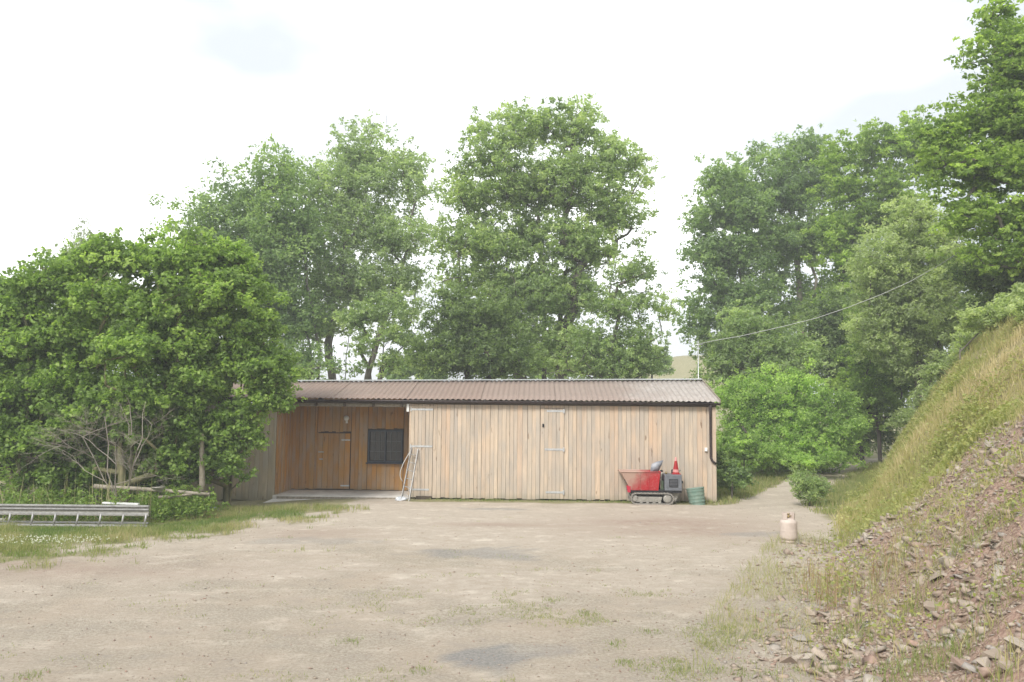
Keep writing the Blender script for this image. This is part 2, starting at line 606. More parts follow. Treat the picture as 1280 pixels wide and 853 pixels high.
c = mixc(t, attr(t, 'dust'), gravel, dust)
c = mixc(t, math_(t, 'MULTIPLY', attr(t, 'red'), ramp(t, n_m, [(.35, .3), (.7, 1.0)])), c, (0.310, 0.215, 0.168))
c = mixc(t, attr(t, 'damp'), c, mixc(t, ramp(t, n_f, [(.4, 0.0), (.6, 1.0)]), (.21, .205, .195), (.33, .32, .30)))
soil = ramp(t, n_m, [(.35, (.17, .175, .07)), (.65, (.30, .27, .14))])
gm = math_(t, 'ADD', attr(t, 'grass'), math_(t, 'MULTIPLY', math_(t, 'SUBTRACT', n_m, .5), .7))
c = mixc(t, ramp(t, gm, [(.38, 0.0), (.6, .85)]), c, soil)
t.links.new(c, b.inputs['Base Color']); b.inputs['Roughness'].default_value = .95
b.inputs['Specular IOR Level'].default_value = .15
bump(t, b, math_(t, 'ADD', n_f, math_(t, 'MULTIPLY', n_ff, .5)), .9, .03)
M['ground'] = m

m, t, b = newmat('bank_soil')
v = objco(t)
n_f = noise(t, 26, 5, .75, v); n_m = noise(t, 3.5, 5, .65, v)
rubc = ramp(t, n_f, [(.38, (.13, .085, .06)), (.5, (.27, .19, .14)), (.62, (.42, .32, .25))])
rubc = mixc(t, ramp(t, n_m, [(.45, 0.0), (.65, .55)]), rubc, (.40, .25, .20))
turf = ramp(t, n_m, [(.35, (.22, .20, .09)), (.65, (.33, .28, .15))])
c = mixc(t, attr(t, 'rub'), turf, rubc)
t.links.new(c, b.inputs['Base Color']); b.inputs['Roughness'].default_value = .95
bump(t, b, n_f, .8, .03)
M['bank'] = m

# ------------------------------------------------------------------ ground sheet
def spaced(a, pts):
    return np.unique(np.concatenate(pts))


xs = np.unique(np.concatenate([-np.geomspace(22, 600, 26), np.arange(-22, -13, .5), np.arange(-13, 15, .17), np.arange(15, 40, 1.0), np.geomspace(40, 600, 24)]))
ys = np.unique(np.concatenate([-np.geomspace(5, 500, 18), np.arange(-5, 4, .8), np.arange(4, 26, .15), np.arange(26, 42, .4), np.arange(42, 160, 3), np.geomspace(160, 650, 14)]))
X, Yg = np.meshgrid(xs, ys)
Z = H0(X, Yg)
Vg = np.stack([X.ravel(), Yg.ravel(), Z.ravel()], 1)
nx, ny = len(xs), len(ys)
ii = (np.arange(ny - 1)[:, None] * nx + np.arange(nx - 1)[None, :]).ravel()
Fg = np.stack([ii, ii + 1, ii + nx + 1, ii + nx], 1)


PATH_Y = [17, 20, 22, 26, 30, 34, 38, 44]
PATH_X = [5.0, 5.9, 6.7, 8.6, 11.0, 13.6, 16.8, 22.5]


def pathd(x, y):
    return np.abs(x - np.interp(y, PATH_Y, PATH_X))


def grass_mask(x, y):
    n = fbm(x, y, 1.4, 4, 51) - .5
    n2 = fbm(x, y, .5, 3, 57) - .5
    # left verge: beyond a line from (-8.4,13.2) to (-4.2,20.3)
    d = (y - 13.5) - (x + 8.4) * 1.48
    d = np.where(x < -8.4, y - 13.5, d)
    left = sstep(-1.6, 1.1, d + n * 4.5 + n2 * 2.0) * sstep(-3.2, -5.0, x + n)
    # path running off to the right behind the shed
    back = sstep(22.9, 23.6, y + n * 1.2) * 1.0
    path = np.exp(-((pathd(x, y) + n * .7) / (.9 + .35 * sstep(24, 20, y))) ** 4) * (y < 44)
    track = .25 + .75 * (1 - path)
    m_ = np.maximum(left, back * np.clip(1.0 - 1.3 * path + n * .9, 0, 1))
    # strip of grass beside the path before the bank and by the shed corner
    m_ = np.maximum(m_, sstep(17.5, 20.5, y + n * 3) * sstep(1.4, .3, toe(y) - x + n * 2) * .85)
    m_ = np.maximum(m_, .9 * sstep(21.6, 23.2, y + n * 1.6) * sstep(5.2, 6.0, x) * (1 - path * .9))
    m_ = m_ * (1 - .9 * path * (y > 19))
    # mossy line under the wall
    m_ = np.maximum(m_, .75 * sstep(22.1, 22.6, y + n * .6) * (y < 23.6) * sstep(-3.2, -2.6, x) * sstep(5.9, 5.3, x))
    # sparse weeds through the gravel
    wz = np.exp(-((x - .9) / 2.0) ** 2 - ((y - 10.2) / 2.2) ** 2)
    m_ = np.maximum(m_, .40 * sstep(.10, .22, fbm(x, y, .55, 3, 63) - .5) * np.clip(wz * 1.2 + .12, 0, 1) * (y < 20))
    vd = (y - 12.0) - (x + 8.4) * 1.25
    m_ = np.maximum(m_, .58 * sstep(-1.5, 1.5, vd + n * 5) * sstep(-2.5, -5, x + n * 2) * sstep(-.05, .1, n2))
    return np.clip(m_, 0, 1)


def yard_masks(x, y):
    n = fbm(x, y, 2.4, 4, 71) - .5
    st = fbm(x / 3.5, y, .9, 4, 73) - .5
    n3 = fbm(x, y, .7, 4, 75) - .5
    dust = sstep(10.5, 16.5, y + n * 9 + n3 * 5) * .95
    dust = np.clip(dust * (.75 + 1.0 * st) + .25 + .5 * n + .6 * n3 + .5 * sstep(.08, .2, st + n3 * .3) * sstep(8, 12, y), 0, 1)
    red = 1.3 * np.clip(np.exp(-((x - 3.4) / 2.3) ** 2 - ((y - 18.6) / 1.9) ** 2) * 1.1 + np.exp(-((x + .5) / 1.5) ** 2 - ((y - 18.2) / .35) ** 2)
                  + np.exp(-((x + 7.2) / 2.8) ** 2 - ((y - 13.0) / .9) ** 2) * .8 + .9 * np.exp(-((x + 3.9) / 1.3) ** 2 - ((y - 16.6) / .7) ** 2), 0, 1) * (.6 + st)
    damp = np.zeros_like(x)
    for (cx, cy, rx, ry, a) in ((-.27, 8.55, .42, .36, .85), (-.5, 14.7, .7, .5, .55), (-.35, 21.2, .9, .25, .6), (-3.9, 15.8, 1.2, .35, .35), (5.0, 17.2, .5, .25, .5), (.3, 8.8, .3, .2, .4)):
        dd = np.hypot((x - cx) / rx, (y - cy) / ry) + n * 1.6 + (fbm(x, y, .35, 4, 77) - .5) * 2.2
        damp = np.maximum(damp, a * sstep(1.15, .75, dd))
    return np.clip(dust, 0, 1), np.clip(red, 0, 1), damp


d_, r_, w_ = yard_masks(Vg[:, 0], Vg[:, 1])
gme = np_mesh('ground', Vg, Fg, M['ground'], smooth=True, attrs={'grass': grass_mask(Vg[:, 0], Vg[:, 1]), 'dust': d_, 'red': r_, 'damp': w_})
ground = link(bpy.data.objects.new('ground', gme))
tag(ground, kind='structure')

# ------------------------------------------------------------------ bank
tb = np.unique(np.concatenate([np.arange(-.3, 7.5, .085), np.arange(7.5, 14, .5), np.geomspace(14, 60, 10)]))
yb = np.unique(np.concatenate([np.arange(-8, 3, .5), np.arange(3, 16, .09), np.arange(16, 46, .25)]))
T_, Yb = np.meshgrid(tb, yb)
Xb = T_ + toe(Yb)
Vb = np.stack([Xb.ravel(), Yb.ravel(), HB(Xb, Yb).ravel()], 1)
nx, ny = len(tb), len(yb)
ii = (np.arange(ny - 1)[:, None] * nx + np.arange(nx - 1)[None, :]).ravel()
Fb = np.stack([ii, ii + 1, ii + nx + 1, ii + nx], 1)
bme = np_mesh('bank', Vb, Fb, M['bank'], smooth=True, attrs={'rub': rubble(Vb[:, 0], Vb[:, 1])})
bank = link(bpy.data.objects.new('bank', bme))
tag(bank, kind='structure')

# ------------------------------------------------------------------ stones
def rock_mesh(name, seed, flat=.55):
    rr = random.Random(seed)
    bm = bmesh.new()
    for _ in range(15):
        p = Vector((rr.uniform(-1, 1), rr.uniform(-1, 1), rr.uniform(-1, 1)))
        p = Vector((max(-.8, min(.8, p.x)), max(-.75, min(.75, p.y)), max(-.7, min(.7, p.z)) * flat))
        bm.verts.new(p)
    r2 = bmesh.ops.convex_hull(bm, input=bm.verts)
    bmesh.ops.delete(bm, geom=list({e for e in r2['geom_interior'] if isinstance(e, bmesh.types.BMVert)}), context='VERTS')
    bmesh.ops.triangulate(bm, faces=bm.faces)
    me = bpy.data.meshes.new(name); bm.to_mesh(me); bm.free()
    return me


rocks = [rock_mesh('stone', 100 + i, .35 + .09 * i) for i in range(7)]
for rme in rocks: rme.materials.append(M['stone'])
rock_np = []
for rme in rocks:
    vv = np.array([v.co[:] for v in rme.vertices]); ff = np.array([p.vertices[:] for p in rme.polygons])
    rock_np.append((vv, ff))

# the larger stones, each a part of the bank (or of the ground at its foot)
def add_stone(x, y, s, parent, rot=None, mesh=None, sc3=None, sink=.25):
    o = bpy.data.objects.new('stone', mesh or random.choice(rocks))
    z = float(HT(x, y))
    o.location = (x, y, z + s * (.22 - sink))
    o.rotation_euler = rot or (random.uniform(-.5, .5), random.uniform(-.5, .5), random.uniform(0, 6.28))
    o.scale = sc3 or (s * random.uniform(.8, 1.3), s * random.uniform(.7, 1.0), s * random.uniform(.4, .8))
    link(o, parent)
    return o


cnt = 0
# singled out by eye: px, py on the bank, size in metres
def onbank(px, py):
    """march the pixel's ray to the terrain"""
    d = ray(px, py); ss = np.arange(3.0, 60, .05)
    xx, yy, zz = CAM.x + d.x * ss, CAM.y + d.y * ss, CAM.z + d.z * ss
    hit = np.nonzero(zz < HT(xx, yy))[0]
    k_ = hit[0] if len(hit) else len(ss) - 1
    p = Vector((xx[k_], yy[k_], zz[k_]))
    return p.x, p.y


for px, py, s in ((1247, 820, .15), (1262, 838, .10), (1205, 835, .11), (1172, 722, .17), (1232, 835, .13), (1060, 752, .11), (1165, 760, .14), (1215, 728, .09), 
                  (968, 778, .10), (1000, 800, .13), (1027, 720, .12), (1120, 695, .13), (1103, 715, .10), (1240, 560, .14), (1255, 585, .17), (1225, 600, .13), (1090, 760, .12), (1130, 812, .13), (1020, 835, .11)):
    x, y = onbank(px, py)
    add_stone(x, y, s, bank, sink=.1); cnt += 1
while cnt < 296:
    y = 5.0 + 12 * random.random() ** 1.3
    x = float(toe(y)) - .6 + 5.5 * random.random() ** 1.2
    if random.random() > float(rubble(x, y)) * (1 if x > toe(y) else .25): continue
    add_stone(x, y, .04 + .15 * random.random() ** 3.5 * (1 if y < 10 else 1.25), bank); cnt += 1


octs = []
for i in range(5):
    vv = np.array([(1, 0, 0), (-1, 0, 0), (0, 1, 0), (0, -1, 0), (0, 0, .7), (0, 0, -.7)], float) * .8 + rng.uniform(-.3, .3, (6, 3))
    octs.append((vv, np.array([(0, 2, 4), (2, 1, 4), (1, 3, 4), (3, 0, 4), (2, 0, 5), (1, 2, 5), (3, 1, 5), (0, 3, 5)])))


def scatter_rocks(name, xy, size, mat, parent=None, zoff=.2, rock_np=None):
    rock_np = rock_np or octs
    Vs, Fs, Ts = [], [], []
    z = HT(xy[:, 0], xy[:, 1]); off = 0
    k = rng.integers(0, len(rock_np), len(xy))
    for j in range(len(rock_np)):
        idx = np.nonzero(k == j)[0]; n = len(idx)
        if not n: continue
        v, f = rock_np[j]
        a = rng.uniform(0, 6.28, n); b_ = rng.normal(-.15, .45, n)
        s = size[idx][:, None, None] * rng.uniform(.6, 1.4, (n, 1, 3)) * np.array([1.15, .9, .6])
        vv = v[None] * s
        # tilt then spin
        cb, sb = np.cos(b_)[:, None], np.sin(b_)[:, None]
        x1 = vv[:, :, 0] * cb + vv[:, :, 2] * sb; z1 = -vv[:, :, 0] * sb + vv[:, :, 2] * cb; y1 = vv[:, :, 1]
        ca, sa = np.cos(a)[:, None], np.sin(a)[:, None]
        x2 = x1 * ca - y1 * sa; y2 = x1 * sa + y1 * ca
        pos = np.stack([x2 + xy[idx, 0][:, None], y2 + xy[idx, 1][:, None], z1 + (z[idx] + size[idx] * zoff)[:, None]], 2)
        Vs.append(pos.reshape(-1, 3)); nv = len(v)
        Fs.append((f[None] + (np.arange(n) * nv)[:, None, None] + off).reshape(-1, 3)); off += n * nv
        Ts.append(np.repeat(rng.uniform(0, 1, n), nv))
    me = np_mesh(name, np.concatenate(Vs), np.concatenate(Fs), mat, np.concatenate(Ts))
    o = link(bpy.data.objects.new(name, me), parent)
    return o


def rejection(n, fn, prob):
    outp = []
    tot = 0
    while tot < n:
        c = fn(n * 2)
        p = prob(c[:, 0], c[:, 1])
        c = c[rng.random(len(c)) < p]
        outp.append(c); tot += len(c)
    return np.concatenate(outp)[:n]


def gen_bank(n, y0=4.5, y1=17, w0=-1.3, w1=7, pw=1.3):
    y = y0 + (y1 - y0) * rng.random(n) ** pw
    x = toe(y) + w0 + (w1 - w0) * rng.random(n) ** 1.1
    return np.stack([x, y], 1)


xy = rejection(8000, gen_bank, lambda x, y: rubble(x, y) * np.where(x > toe(y), 1, .35 * sstep(-1.2, 0, x - toe(y))) * (.12 + .65 * sstep(.4, .62, fbm(x, y, .6, 3, 91))))
o = scatter_rocks('rubble', xy, .014 + .085 * rng.random(len(xy)) ** 3.0 * (1 + .03 * xy[:, 1]), M['rubble'], rock_np=rock_np[:5], zoff=.0)
o2xy = rejection(27000, gen_bank, lambda x, y: rubble(x, y) * np.where(x > toe(y), 1, .5 * sstep(-1.3, 0, x - toe(y))) * (.3 + .7 * sstep(.35, .6, fbm(x, y, .5, 3, 95))))
o2 = scatter_rocks('shale_chips', o2xy, .007 + .032 * rng.random(len(o2xy)) ** 2.5 * (1 + .05 * o2xy[:, 1]), M['rubble'], zoff=.15)
tag(o2, 'fine reddish shale chips covering the bare bank soil', 'rubble', kind='stuff')
tag(o, 'small broken red and grey shale strewn over the bank', 'rubble', kind='stuff')


def gen_yard(n):
    y = 5.5 + 17 * rng.random(n) ** 1.9
    x = rng.uniform(-.68, .62, n) * y
    return np.stack([x, y], 1)


xy = rejection(13000, gen_yard, lambda x, y: np.where(x < toe(y), 1, 0) * (.25 + .75 * sstep(-3, 0, x - toe(y) + 1) + .35 * (fbm(x, y, 1.1, 3, 93) > .55)))
xy = xy[xy[:, 1] < 22.5]
o = scatter_rocks('gravel', xy, .005 + .016 * rng.random(len(xy)) ** 3 + .02 * rng.random(len(xy)) ** 25, M['pebble'], zoff=.15)
tag(o, 'loose pale gravel lying over the yard', 'gravel', kind='stuff')

# ------------------------------------------------------------------ leaves, blades, trees
def leaves_np(pos, nrm, L, W, fold=.15, tri=False):
    n = len(pos)
    r1 = rng.normal(size=(n, 3))
    tdir = r1 - nrm * np.sum(r1 * nrm, 1, keepdims=True)
    tdir /= np.linalg.norm(tdir, axis=1, keepdims=True) + 1e-9
    s = np.cross(nrm, tdir)
    L = L[:, None]; W = W[:, None]
    a = pos - tdir * L * .5
    c_ = pos + tdir * L * .5
    if tri:
        V = np.stack([a - s * W * .5, a + s * W * .5, c_ + nrm * W * fold], 1).reshape(-1, 3)
        return V, np.arange(n * 3).reshape(n, 3)
    b_ = pos + s * W * .5 + nrm * W * fold
    d = pos - s * W * .5 + nrm * W * fold
    V = np.stack([a, b_, c_, d], 1).reshape(-1, 3)
    Fq = np.arange(n * 4).reshape(n, 4)
    return V, Fq


def crown_mesh(name, clumps, rads, nleaf, L, W, mat, up=.7, flat=.55, tri=False):
    K = len(clumps)
    vol = rads ** 2.0
    num = np.maximum((nleaf * vol / vol.sum()).astype(int), 8)
    idx = np.repeat(np.arange(K), num)
    n = len(idx)
    d = rng.normal(size=(n, 3)); d /= np.linalg.norm(d, axis=1, keepdims=True)
    u = rng.random(n) ** .45
    # each clump is made of a few sprays so that it is ragged
    off = d * u[:, None]
    off[:, 2] *= flat
    sub = rng.integers(0, 18, n)
    spr = rng.normal(size=(K, 18, 3)) * (.72 if tri else .58); spr[:, :, 2] *= .8
    pos = clumps[idx] + (off * .38 + spr[idx, sub]) * rads[idx][:, None]
    nr = d * .45 + rng.normal(size=(n, 3)) * .55; nr[:, 2] += up
    nr /= np.linalg.norm(nr, axis=1, keepdims=True)
    l = L * rng.uniform(.65, 1.3, n); ww = W * rng.uniform(.7, 1.25, n)
    V, Fq = leaves_np(pos, nr, l, ww, tri=tri)
    tc_ = rng.normal(.5, .2, K)
    tint = np.clip(tc_[idx] + rng.normal(0, .2, n), 0, 1)
    return np_mesh(name, V, Fq, mat, np.repeat(tint, 3 if tri else 4))


def skeleton(stems, targets, step=.7, rise=.35):
    """stems: list of polylines (first nodes); targets grow towards the nearest suitable node"""
    pos, par = [], []
    for s in stems:
        prev = -1
        for p in s:
            pos.append(np.array(p, float)); par.append(prev); prev = len(pos) - 1
    base = np.array(stems[0][0], float)
    order = np.argsort(np.linalg.norm(targets - base, axis=1))
    PA = np.zeros((len(pos) + len(targets) * 12 + 10, 3)); PA[:len(pos)] = pos
    npn = len(pos); first = 1
    tips = []
    for ti in order:
        tg = targets[ti]
        d = np.linalg.norm(PA[:npn] - tg, axis=1)
        below = PA[:npn, 2] - tg[2]
        cost = d + np.maximum(below + .25 * d, 0) * 1.6
        for s_i in [0]: cost[s_i] += 4
        j = int(np.argmin(cost))
        a = PA[j].copy(); dist = np.linalg.norm(tg - a)
        ns = max(1, min(10, int(dist / step)))
        mid = (a + tg) / 2 + np.array([0, 0, dist * -.10]) + rng.normal(0, .06, 3) * dist
        prev = j
        for q in range(1, ns + 1):
            u = q / ns
            p = (1 - u) ** 2 * a + 2 * u * (1 - u) * mid + u * u * tg
            if q < ns: p = p + rng.normal(0, .04, 3) * min(1, dist)
            PA[npn] = p; par.append(prev); prev = npn; npn += 1
        tips.append(prev)
    return PA[:npn], np.array(par), tips


def branch_mesh(name, PA, par, tips, r_trunk, r_tip, mat, expo=.5):
    n = len(PA)
    w_ = np.zeros(n)
    for tpi in tips: w_[tpi] += 1
    for i in range(n - 1, -1, -1):
        if w_[i] == 0: w_[i] = 1
    # accumulate from children to parents (children always later than parents)
    acc = np.zeros(n)
    ch = np.zeros(n, int)
    for i in range(n):
        if par[i] >= 0: ch[par[i]] += 1
    for i in range(n - 1, -1, -1):
        if ch[i] == 0: acc[i] = 1
        if par[i] >= 0: acc[par[i]] += acc[i]
    rad = r_tip * acc ** expo
    rad = np.minimum(rad * (r_trunk / max(rad.max(), 1e-6)) ** sstep(0, 1, acc / acc.max()), r_trunk)
    rad = np.maximum(rad, r_tip)
    Vs, Fs = [], []
    off = 0
    for grp, seg in ((acc > 6, 7), (acc <= 6, 3)):
        idx = np.nonzero(grp & (par >= 0))[0]
        if not len(idx): continue
        a = PA[par[idx]]; b_ = PA[idx]; ra = np.minimum(rad[par[idx]], rad[idx] * 1.6); rb = rad[idx]
        d = b_ - a; ln = np.linalg.norm(d, axis=1, keepdims=True) + 1e-9; d = d / ln
        ref = np.where(np.abs(d[:, 2:3]) > .9, np.array([[1., 0, 0]]), np.array([[0, 0, 1.]]))
        u = np.cross(d, ref); u /= np.linalg.norm(u, axis=1, keepdims=True)
        v = np.cross(d, u)
        b2 = b_ + d * rb[:, None] * .5
        an = np.arange(seg) * 2 * np.pi / seg
        ring = u[:, None, :] * np.cos(an)[None, :, None] + v[:, None, :] * np.sin(an)[None, :, None]
        A = a[:, None, :] + ring * ra[:, None, None]; B = b2[:, None, :] + ring * rb[:, None, None]
        V = np.concatenate([A, B], 1).reshape(-1, 3)
        k = np.arange(seg)
        f = np.stack([k, (k + 1) % seg, (k + 1) % seg + seg, k + seg], 1)
        Fq = (f[None] + (np.arange(len(idx)) * 2 * seg)[:, None, None] + off).reshape(-1, 4)
        Vs.append(V); Fs.append(Fq); off += len(V)
    return np_mesh(name, np.concatenate(Vs), np.concatenate(Fs), mat, smooth=True)


def lobes_to_clumps(lobes, Y0, n, rfac, depth=1.0, inner=.30, fill=0):
    """lobes (px,py,rx,ry[,dY]) -> clump centres in the place and their radii"""
    L = []
    for lb in lobes:
        px, py, rx, ry = lb[:4]; dY = lb[4] if len(lb) > 4 else 0
        Y = Y0 + dY
        c = P(px, py, Y); k = Y / F
        L.append((c, rx * k, ry * k, .5 * (rx + ry) * k * depth))
    vol = np.array([a[1] * a[2] * a[3] for a in L]) ** .72
    which = rng.choice(len(L), n, p=vol / vol.sum())
    C = np.zeros((n, 3)); Rr = np.zeros(n)
    for i, wi in enumerate(which):
        c, rx, rz, ry = L[wi]
        d = rng.normal(size=3); d /= np.linalg.norm(d)
        if d[2] < -.3: d[2] *= .7
        u = inner + (1 - inner) * rng.random() ** .55
        u = u * (1 - rfac * .35)
        C[i] = np.array(c) + d * u * np.array([rx, ry, rz])
        Rr[i] = rfac * (rx * rz) ** .5 * rng.uniform(.65, 1.25)
    if fill > 0:
        C2 = np.array([np.array(a[0]) for a in L]); R2 = np.array([(a[1] * a[2]) ** .5 * fill for a in L])
        return C, Rr, C2, R2
    return C, Rr


def tree(name, label, cat, base, stems, lobes, Y0, nclump, nleaf, L, W, lmat, bmat, r_trunk=.2, rfac=.42, depth=1.0, group=None, up=.55, flat=.75, r_tip=.012, extra_twigs=0, parts=('trunk', 'crown'), fill=.85):
    far = Y0 > 28
    if far: L, W, nleaf = L * .74, W * .80, int(nleaf * 1.65)
    C, Rr, C2, R2 = lobes_to_clumps(lobes, Y0, int(nclump * 1.25), rfac, depth, fill=fill)
    gz = HT(C[:, 0], C[:, 1]); C[:, 2] = np.maximum(C[:, 2], gz + Rr * .35)
    b0 = Vector(base); b0.z = float(HT(b0.x, b0.y)) - .1
    st = []
    for s in stems:
        pl = [np.array(b0)]
        for (px, py, dy) in s: pl.append(np.array(P(px, py, b0.y + dy)))
        # refine
        q = []
        for a, c in zip(pl[:-1], pl[1:]):
            m_ = max(1, int(np.linalg.norm(c - a) / .6))
            for i in range(m_): q.append(a + (c - a) * i / m_ + (rng.normal(0, .03, 3) if q else 0))
        q.append(pl[-1]); st.append(q)
    tg = C
    if extra_twigs:
        e = C[rng.integers(0, len(C), extra_twigs)] + rng.normal(0, .5, (extra_twigs, 3)) * Rr.mean() * 1.3
        tg = np.concatenate([C, e])
    PA, par, tips = skeleton(st, tg)
    root = empty(name, label, cat, tuple(b0), 0, group)
    o_ = np.array(b0)
    tr = link(bpy.data.objects.new(parts[0], branch_mesh(parts[0], PA - o_, par, tips, r_trunk, r_tip, bmat)), root)
    cr = link(bpy.data.objects.new(parts[1], crown_mesh(parts[1], np.concatenate([C, C2]) - o_, np.concatenate([Rr, R2]), int(nleaf * 1.2), L, W, lmat, up, flat, tri=far)), root)
    return root


def blades(name, xy, h, wd, tint, mat, label, cat, lean=.35, zoff=0, kind='stuff', parent=None):
    n = len(xy)
    z = HT(xy[:, 0], xy[:, 1]) - .01 + zoff
    a = rng.uniform(0, 6.28, n); la = rng.uniform(0, 6.28, n); ll = np.abs(rng.normal(0, lean, n)) * h
    s = np.stack([np.cos(a), np.sin(a), np.zeros(n)], 1) * wd[:, None] * .5
    b0 = np.stack([xy[:, 0], xy[:, 1], z], 1)
    ld = np.stack([np.cos(la), np.sin(la), np.zeros(n)], 1) * ll[:, None]
    up = np.array([[0, 0, 1.]]) * h[:, None]
    m_ = b0 + up * .4 + ld * .2
    tp = b0 + up * .97 + ld
    V = np.stack([b0, m_ + s, tp, m_ - s], 1).reshape(-1, 3)
    Fq = np.arange(n * 4).reshape(n, 4)
    me = np_mesh(name, V, Fq, mat, np.repeat(np.clip(tint, 0, 1), 4))
    o = link(bpy.data.objects.new(name, me), parent)
    if kind: tag(o, label, cat, kind=kind)
    return o


def tufty(xy, per, spread):
    n = len(xy) * per
    c = np.repeat(xy, per, 0)
    return c + rng.normal(0, spread, (n, 2))


exec_scene = True

# ================================================================== THE SHED
TH = R(-1.5)
shed = empty('shed', 'long low timber shed clad in vertical boards under a corrugated roof', 'shed', (5.62, 23.0, 0), TH)
ux = Vector((math.cos(TH), math.sin(TH), 0)); uy = Vector((-math.sin(TH), math.cos(TH), 0))
S0 = Vector((5.62, 23.0, 0))


def SP(px, py, v=0.0):
    """photo pixel -> (local x, z) on the shed plane v metres behind the front"""
    d = ray(px, py); o = S0 + uy * v
    s = (o - CAM).dot(uy) / d.dot(uy)
    p = CAM + d * s
    return (p - S0).dot(ux), p.z


XL = SP(236, 560)[0]                     # left end
XP0 = SP(345, 560)[0]; XP1 = SP(511, 560)[0]
ZE = 2.66
board_meshes = {}


def board(parent, x, z0, z1, wd, mat, y=0.0, th=.022, rz=0.0, xx=None):
    key = (round(wd, 3), round(z1 - z0, 2), mat.name)
    if key not in board_meshes:
        mb = MB(); mb.box((0, 0, (z1 - z0) / 2), (wd, th, z1 - z0))
        board_meshes[key] = mb.mesh('board', mat)
    o = bpy.data.objects.new('board', board_meshes[key])
    o.location = (x, y, z0); o.rotation_euler = (0, random.uniform(-.0015, .0015), rz)
    return link(o, parent)


WID = [.10, .115, .125, .14, .11]


def board_run(parent, x0, x1, z0, z1, mat, y=0.0, along='x', amp=.012):
    """boards side by side, every other one a touch proud"""
    x = x0; i = 0
    while x < x1 - .02:
        wd = random.choice(WID)
        if x1 - x - wd < .06: wd = x1 - x
        g = .006
        dy = (-amp if i % 2 else 0) + random.uniform(-.003, .003)
        zb = z0 + random.choice((0, .01, .02, -.01))
        wr = round(wd - g, 3)
        if along == 'x': board(parent, x + wd / 2, zb, z1, wr, mat, y + dy)
        else: board(parent, y - dy, zb, z1, wr, mat, x + wd / 2, rz=R(90))
        x += wd; i += 1


# frames behind the boards (a wall part each, boards are its children)
def wall(name, c, s, mat=M['dark_wood']):
    return MB().box(c, s).build(name, mat, shed)


# doors in the front wall
dL0, dL1 = SP(514, 560)[0] - .02, SP(541, 560)[0]
dR0, dR1 = SP(675, 560)[0], SP(705, 560)[0]
wf = wall('front_wall', ((XP1 + 0) / 2, .06, ZE / 2), (-XP1 - .02, .06, ZE - .08))
ZT = 2.60
for a, b_ in ((dL1 + .002, dR0 - .002), (dR1 + .002, -.10)):
    board_run(wf, a, b_, .03, ZT, M['front_wood'])
board(wf, XP1 + .03, .03, ZT, .05, M['front_wood'], -.004)
MB().box((-.05, -.012, 1.31), (.10, .10, 2.56)).build('corner_board', M['front_wood'], wf)
wl = wall('left_wall', ((XL + XP0) / 2, .06, ZE / 2 - .06), (XP0 - XL - .02, .06, ZE - .05))
board_run(wl, XL, XP0, -.10, ZT, M['grey_wood'], amp=.02)

for nm, a, b_, hz in (('left', dL0, dL1, ((512, .62), (558, .62), (612, .55))), ('right', dR0, dR1, ((514, .50), (562, .55), (615.5, .52)))):
    d = MB().box(((a + b_) / 2, .015, 1.28), (b_ - a - .03, .02, 2.40)).build('stable_door', M['dark_wood'], shed)
    x = a + .003
    nb = 6
    bw = (b_ - a - .006) / nb
    ztop = SP(600, 510)[1]
    for i in range(nb):
        board(wf, x + bw / 2, ztop + .012, ZT, round(bw - .006, 3), M['front_wood'], -.006)
        board(d, x + bw / 2, .045, ztop, round(bw - .006, 3), M['front_wood'], -.020 + random.uniform(-.002, .002))
        x += bw
    for hy, hl in hz:
        zc = SP(690 if nm == 'right' else 527, hy)[1]
        h = MB()
        if nm == 'left':
            x0 = a - .01; h.box((x0 + hl / 2, -.037, zc), (hl, .006, .05)); h.box((x0 + hl * .02, -.040, zc), (.03, .02, .11))
        else:
            x1 = b_ + .02; h.box((x1 - hl / 2, -.037, zc), (hl, .006, .055)); h.box((x1 - .03, -.040, zc), (.04, .02, .12))
        h.build('strap_hinge', M['galv'], d)
    if nm == 'right':
        x0, z0 = SP(679, 532)
        MB().box((x0, -.045, z0), (.05, .03, .09)).build('latch', M['black_metal'], d, .004)
    else:
        MB().box((a + .33, -.034, ztop + .012), (.75, .02, .03)).build('door_head', M['front_wood'], d)
        MB().box((b_ + .05, -.012, 1.9), (.05, .03, 1.1)).build('jamb', M['front_wood'], d)

# socket, small box
x0, z0 = SP(882, 562)
MB().box((x0, -.05, z0), (.075, .05, .10)).build('socket_box', M['paint_white'], shed, .008)
x0, z0 = SP(511.5, 509)
MB().box((x0 - .03, -.03, z0), (.07, .06, .26)).build('junction_box', M['paint_white'], shed, .008)

# right gable, left gable, back
DEP = 4.9
wr_ = wall('end_wall', (-.06, DEP / 2, ZE / 2), (.06, DEP - .1, ZE - .1))
board_run(wr_, .06, DEP, .0, 2.62, M['front_wood'], y=.002, along='y')
wl2 = wall('end_wall', (XL + .06, DEP / 2, ZE / 2 - .05), (.06, DEP - .1, ZE - .1))
board_run(wl2, .06, DEP, -.1, 2.62, M['grey_wood'], y=XL - .002, along='y')
wall('back_wall', (XL / 2, DEP - .03, ZE / 2), (-XL - .1, .05, ZE - .1), M['old_wood'])

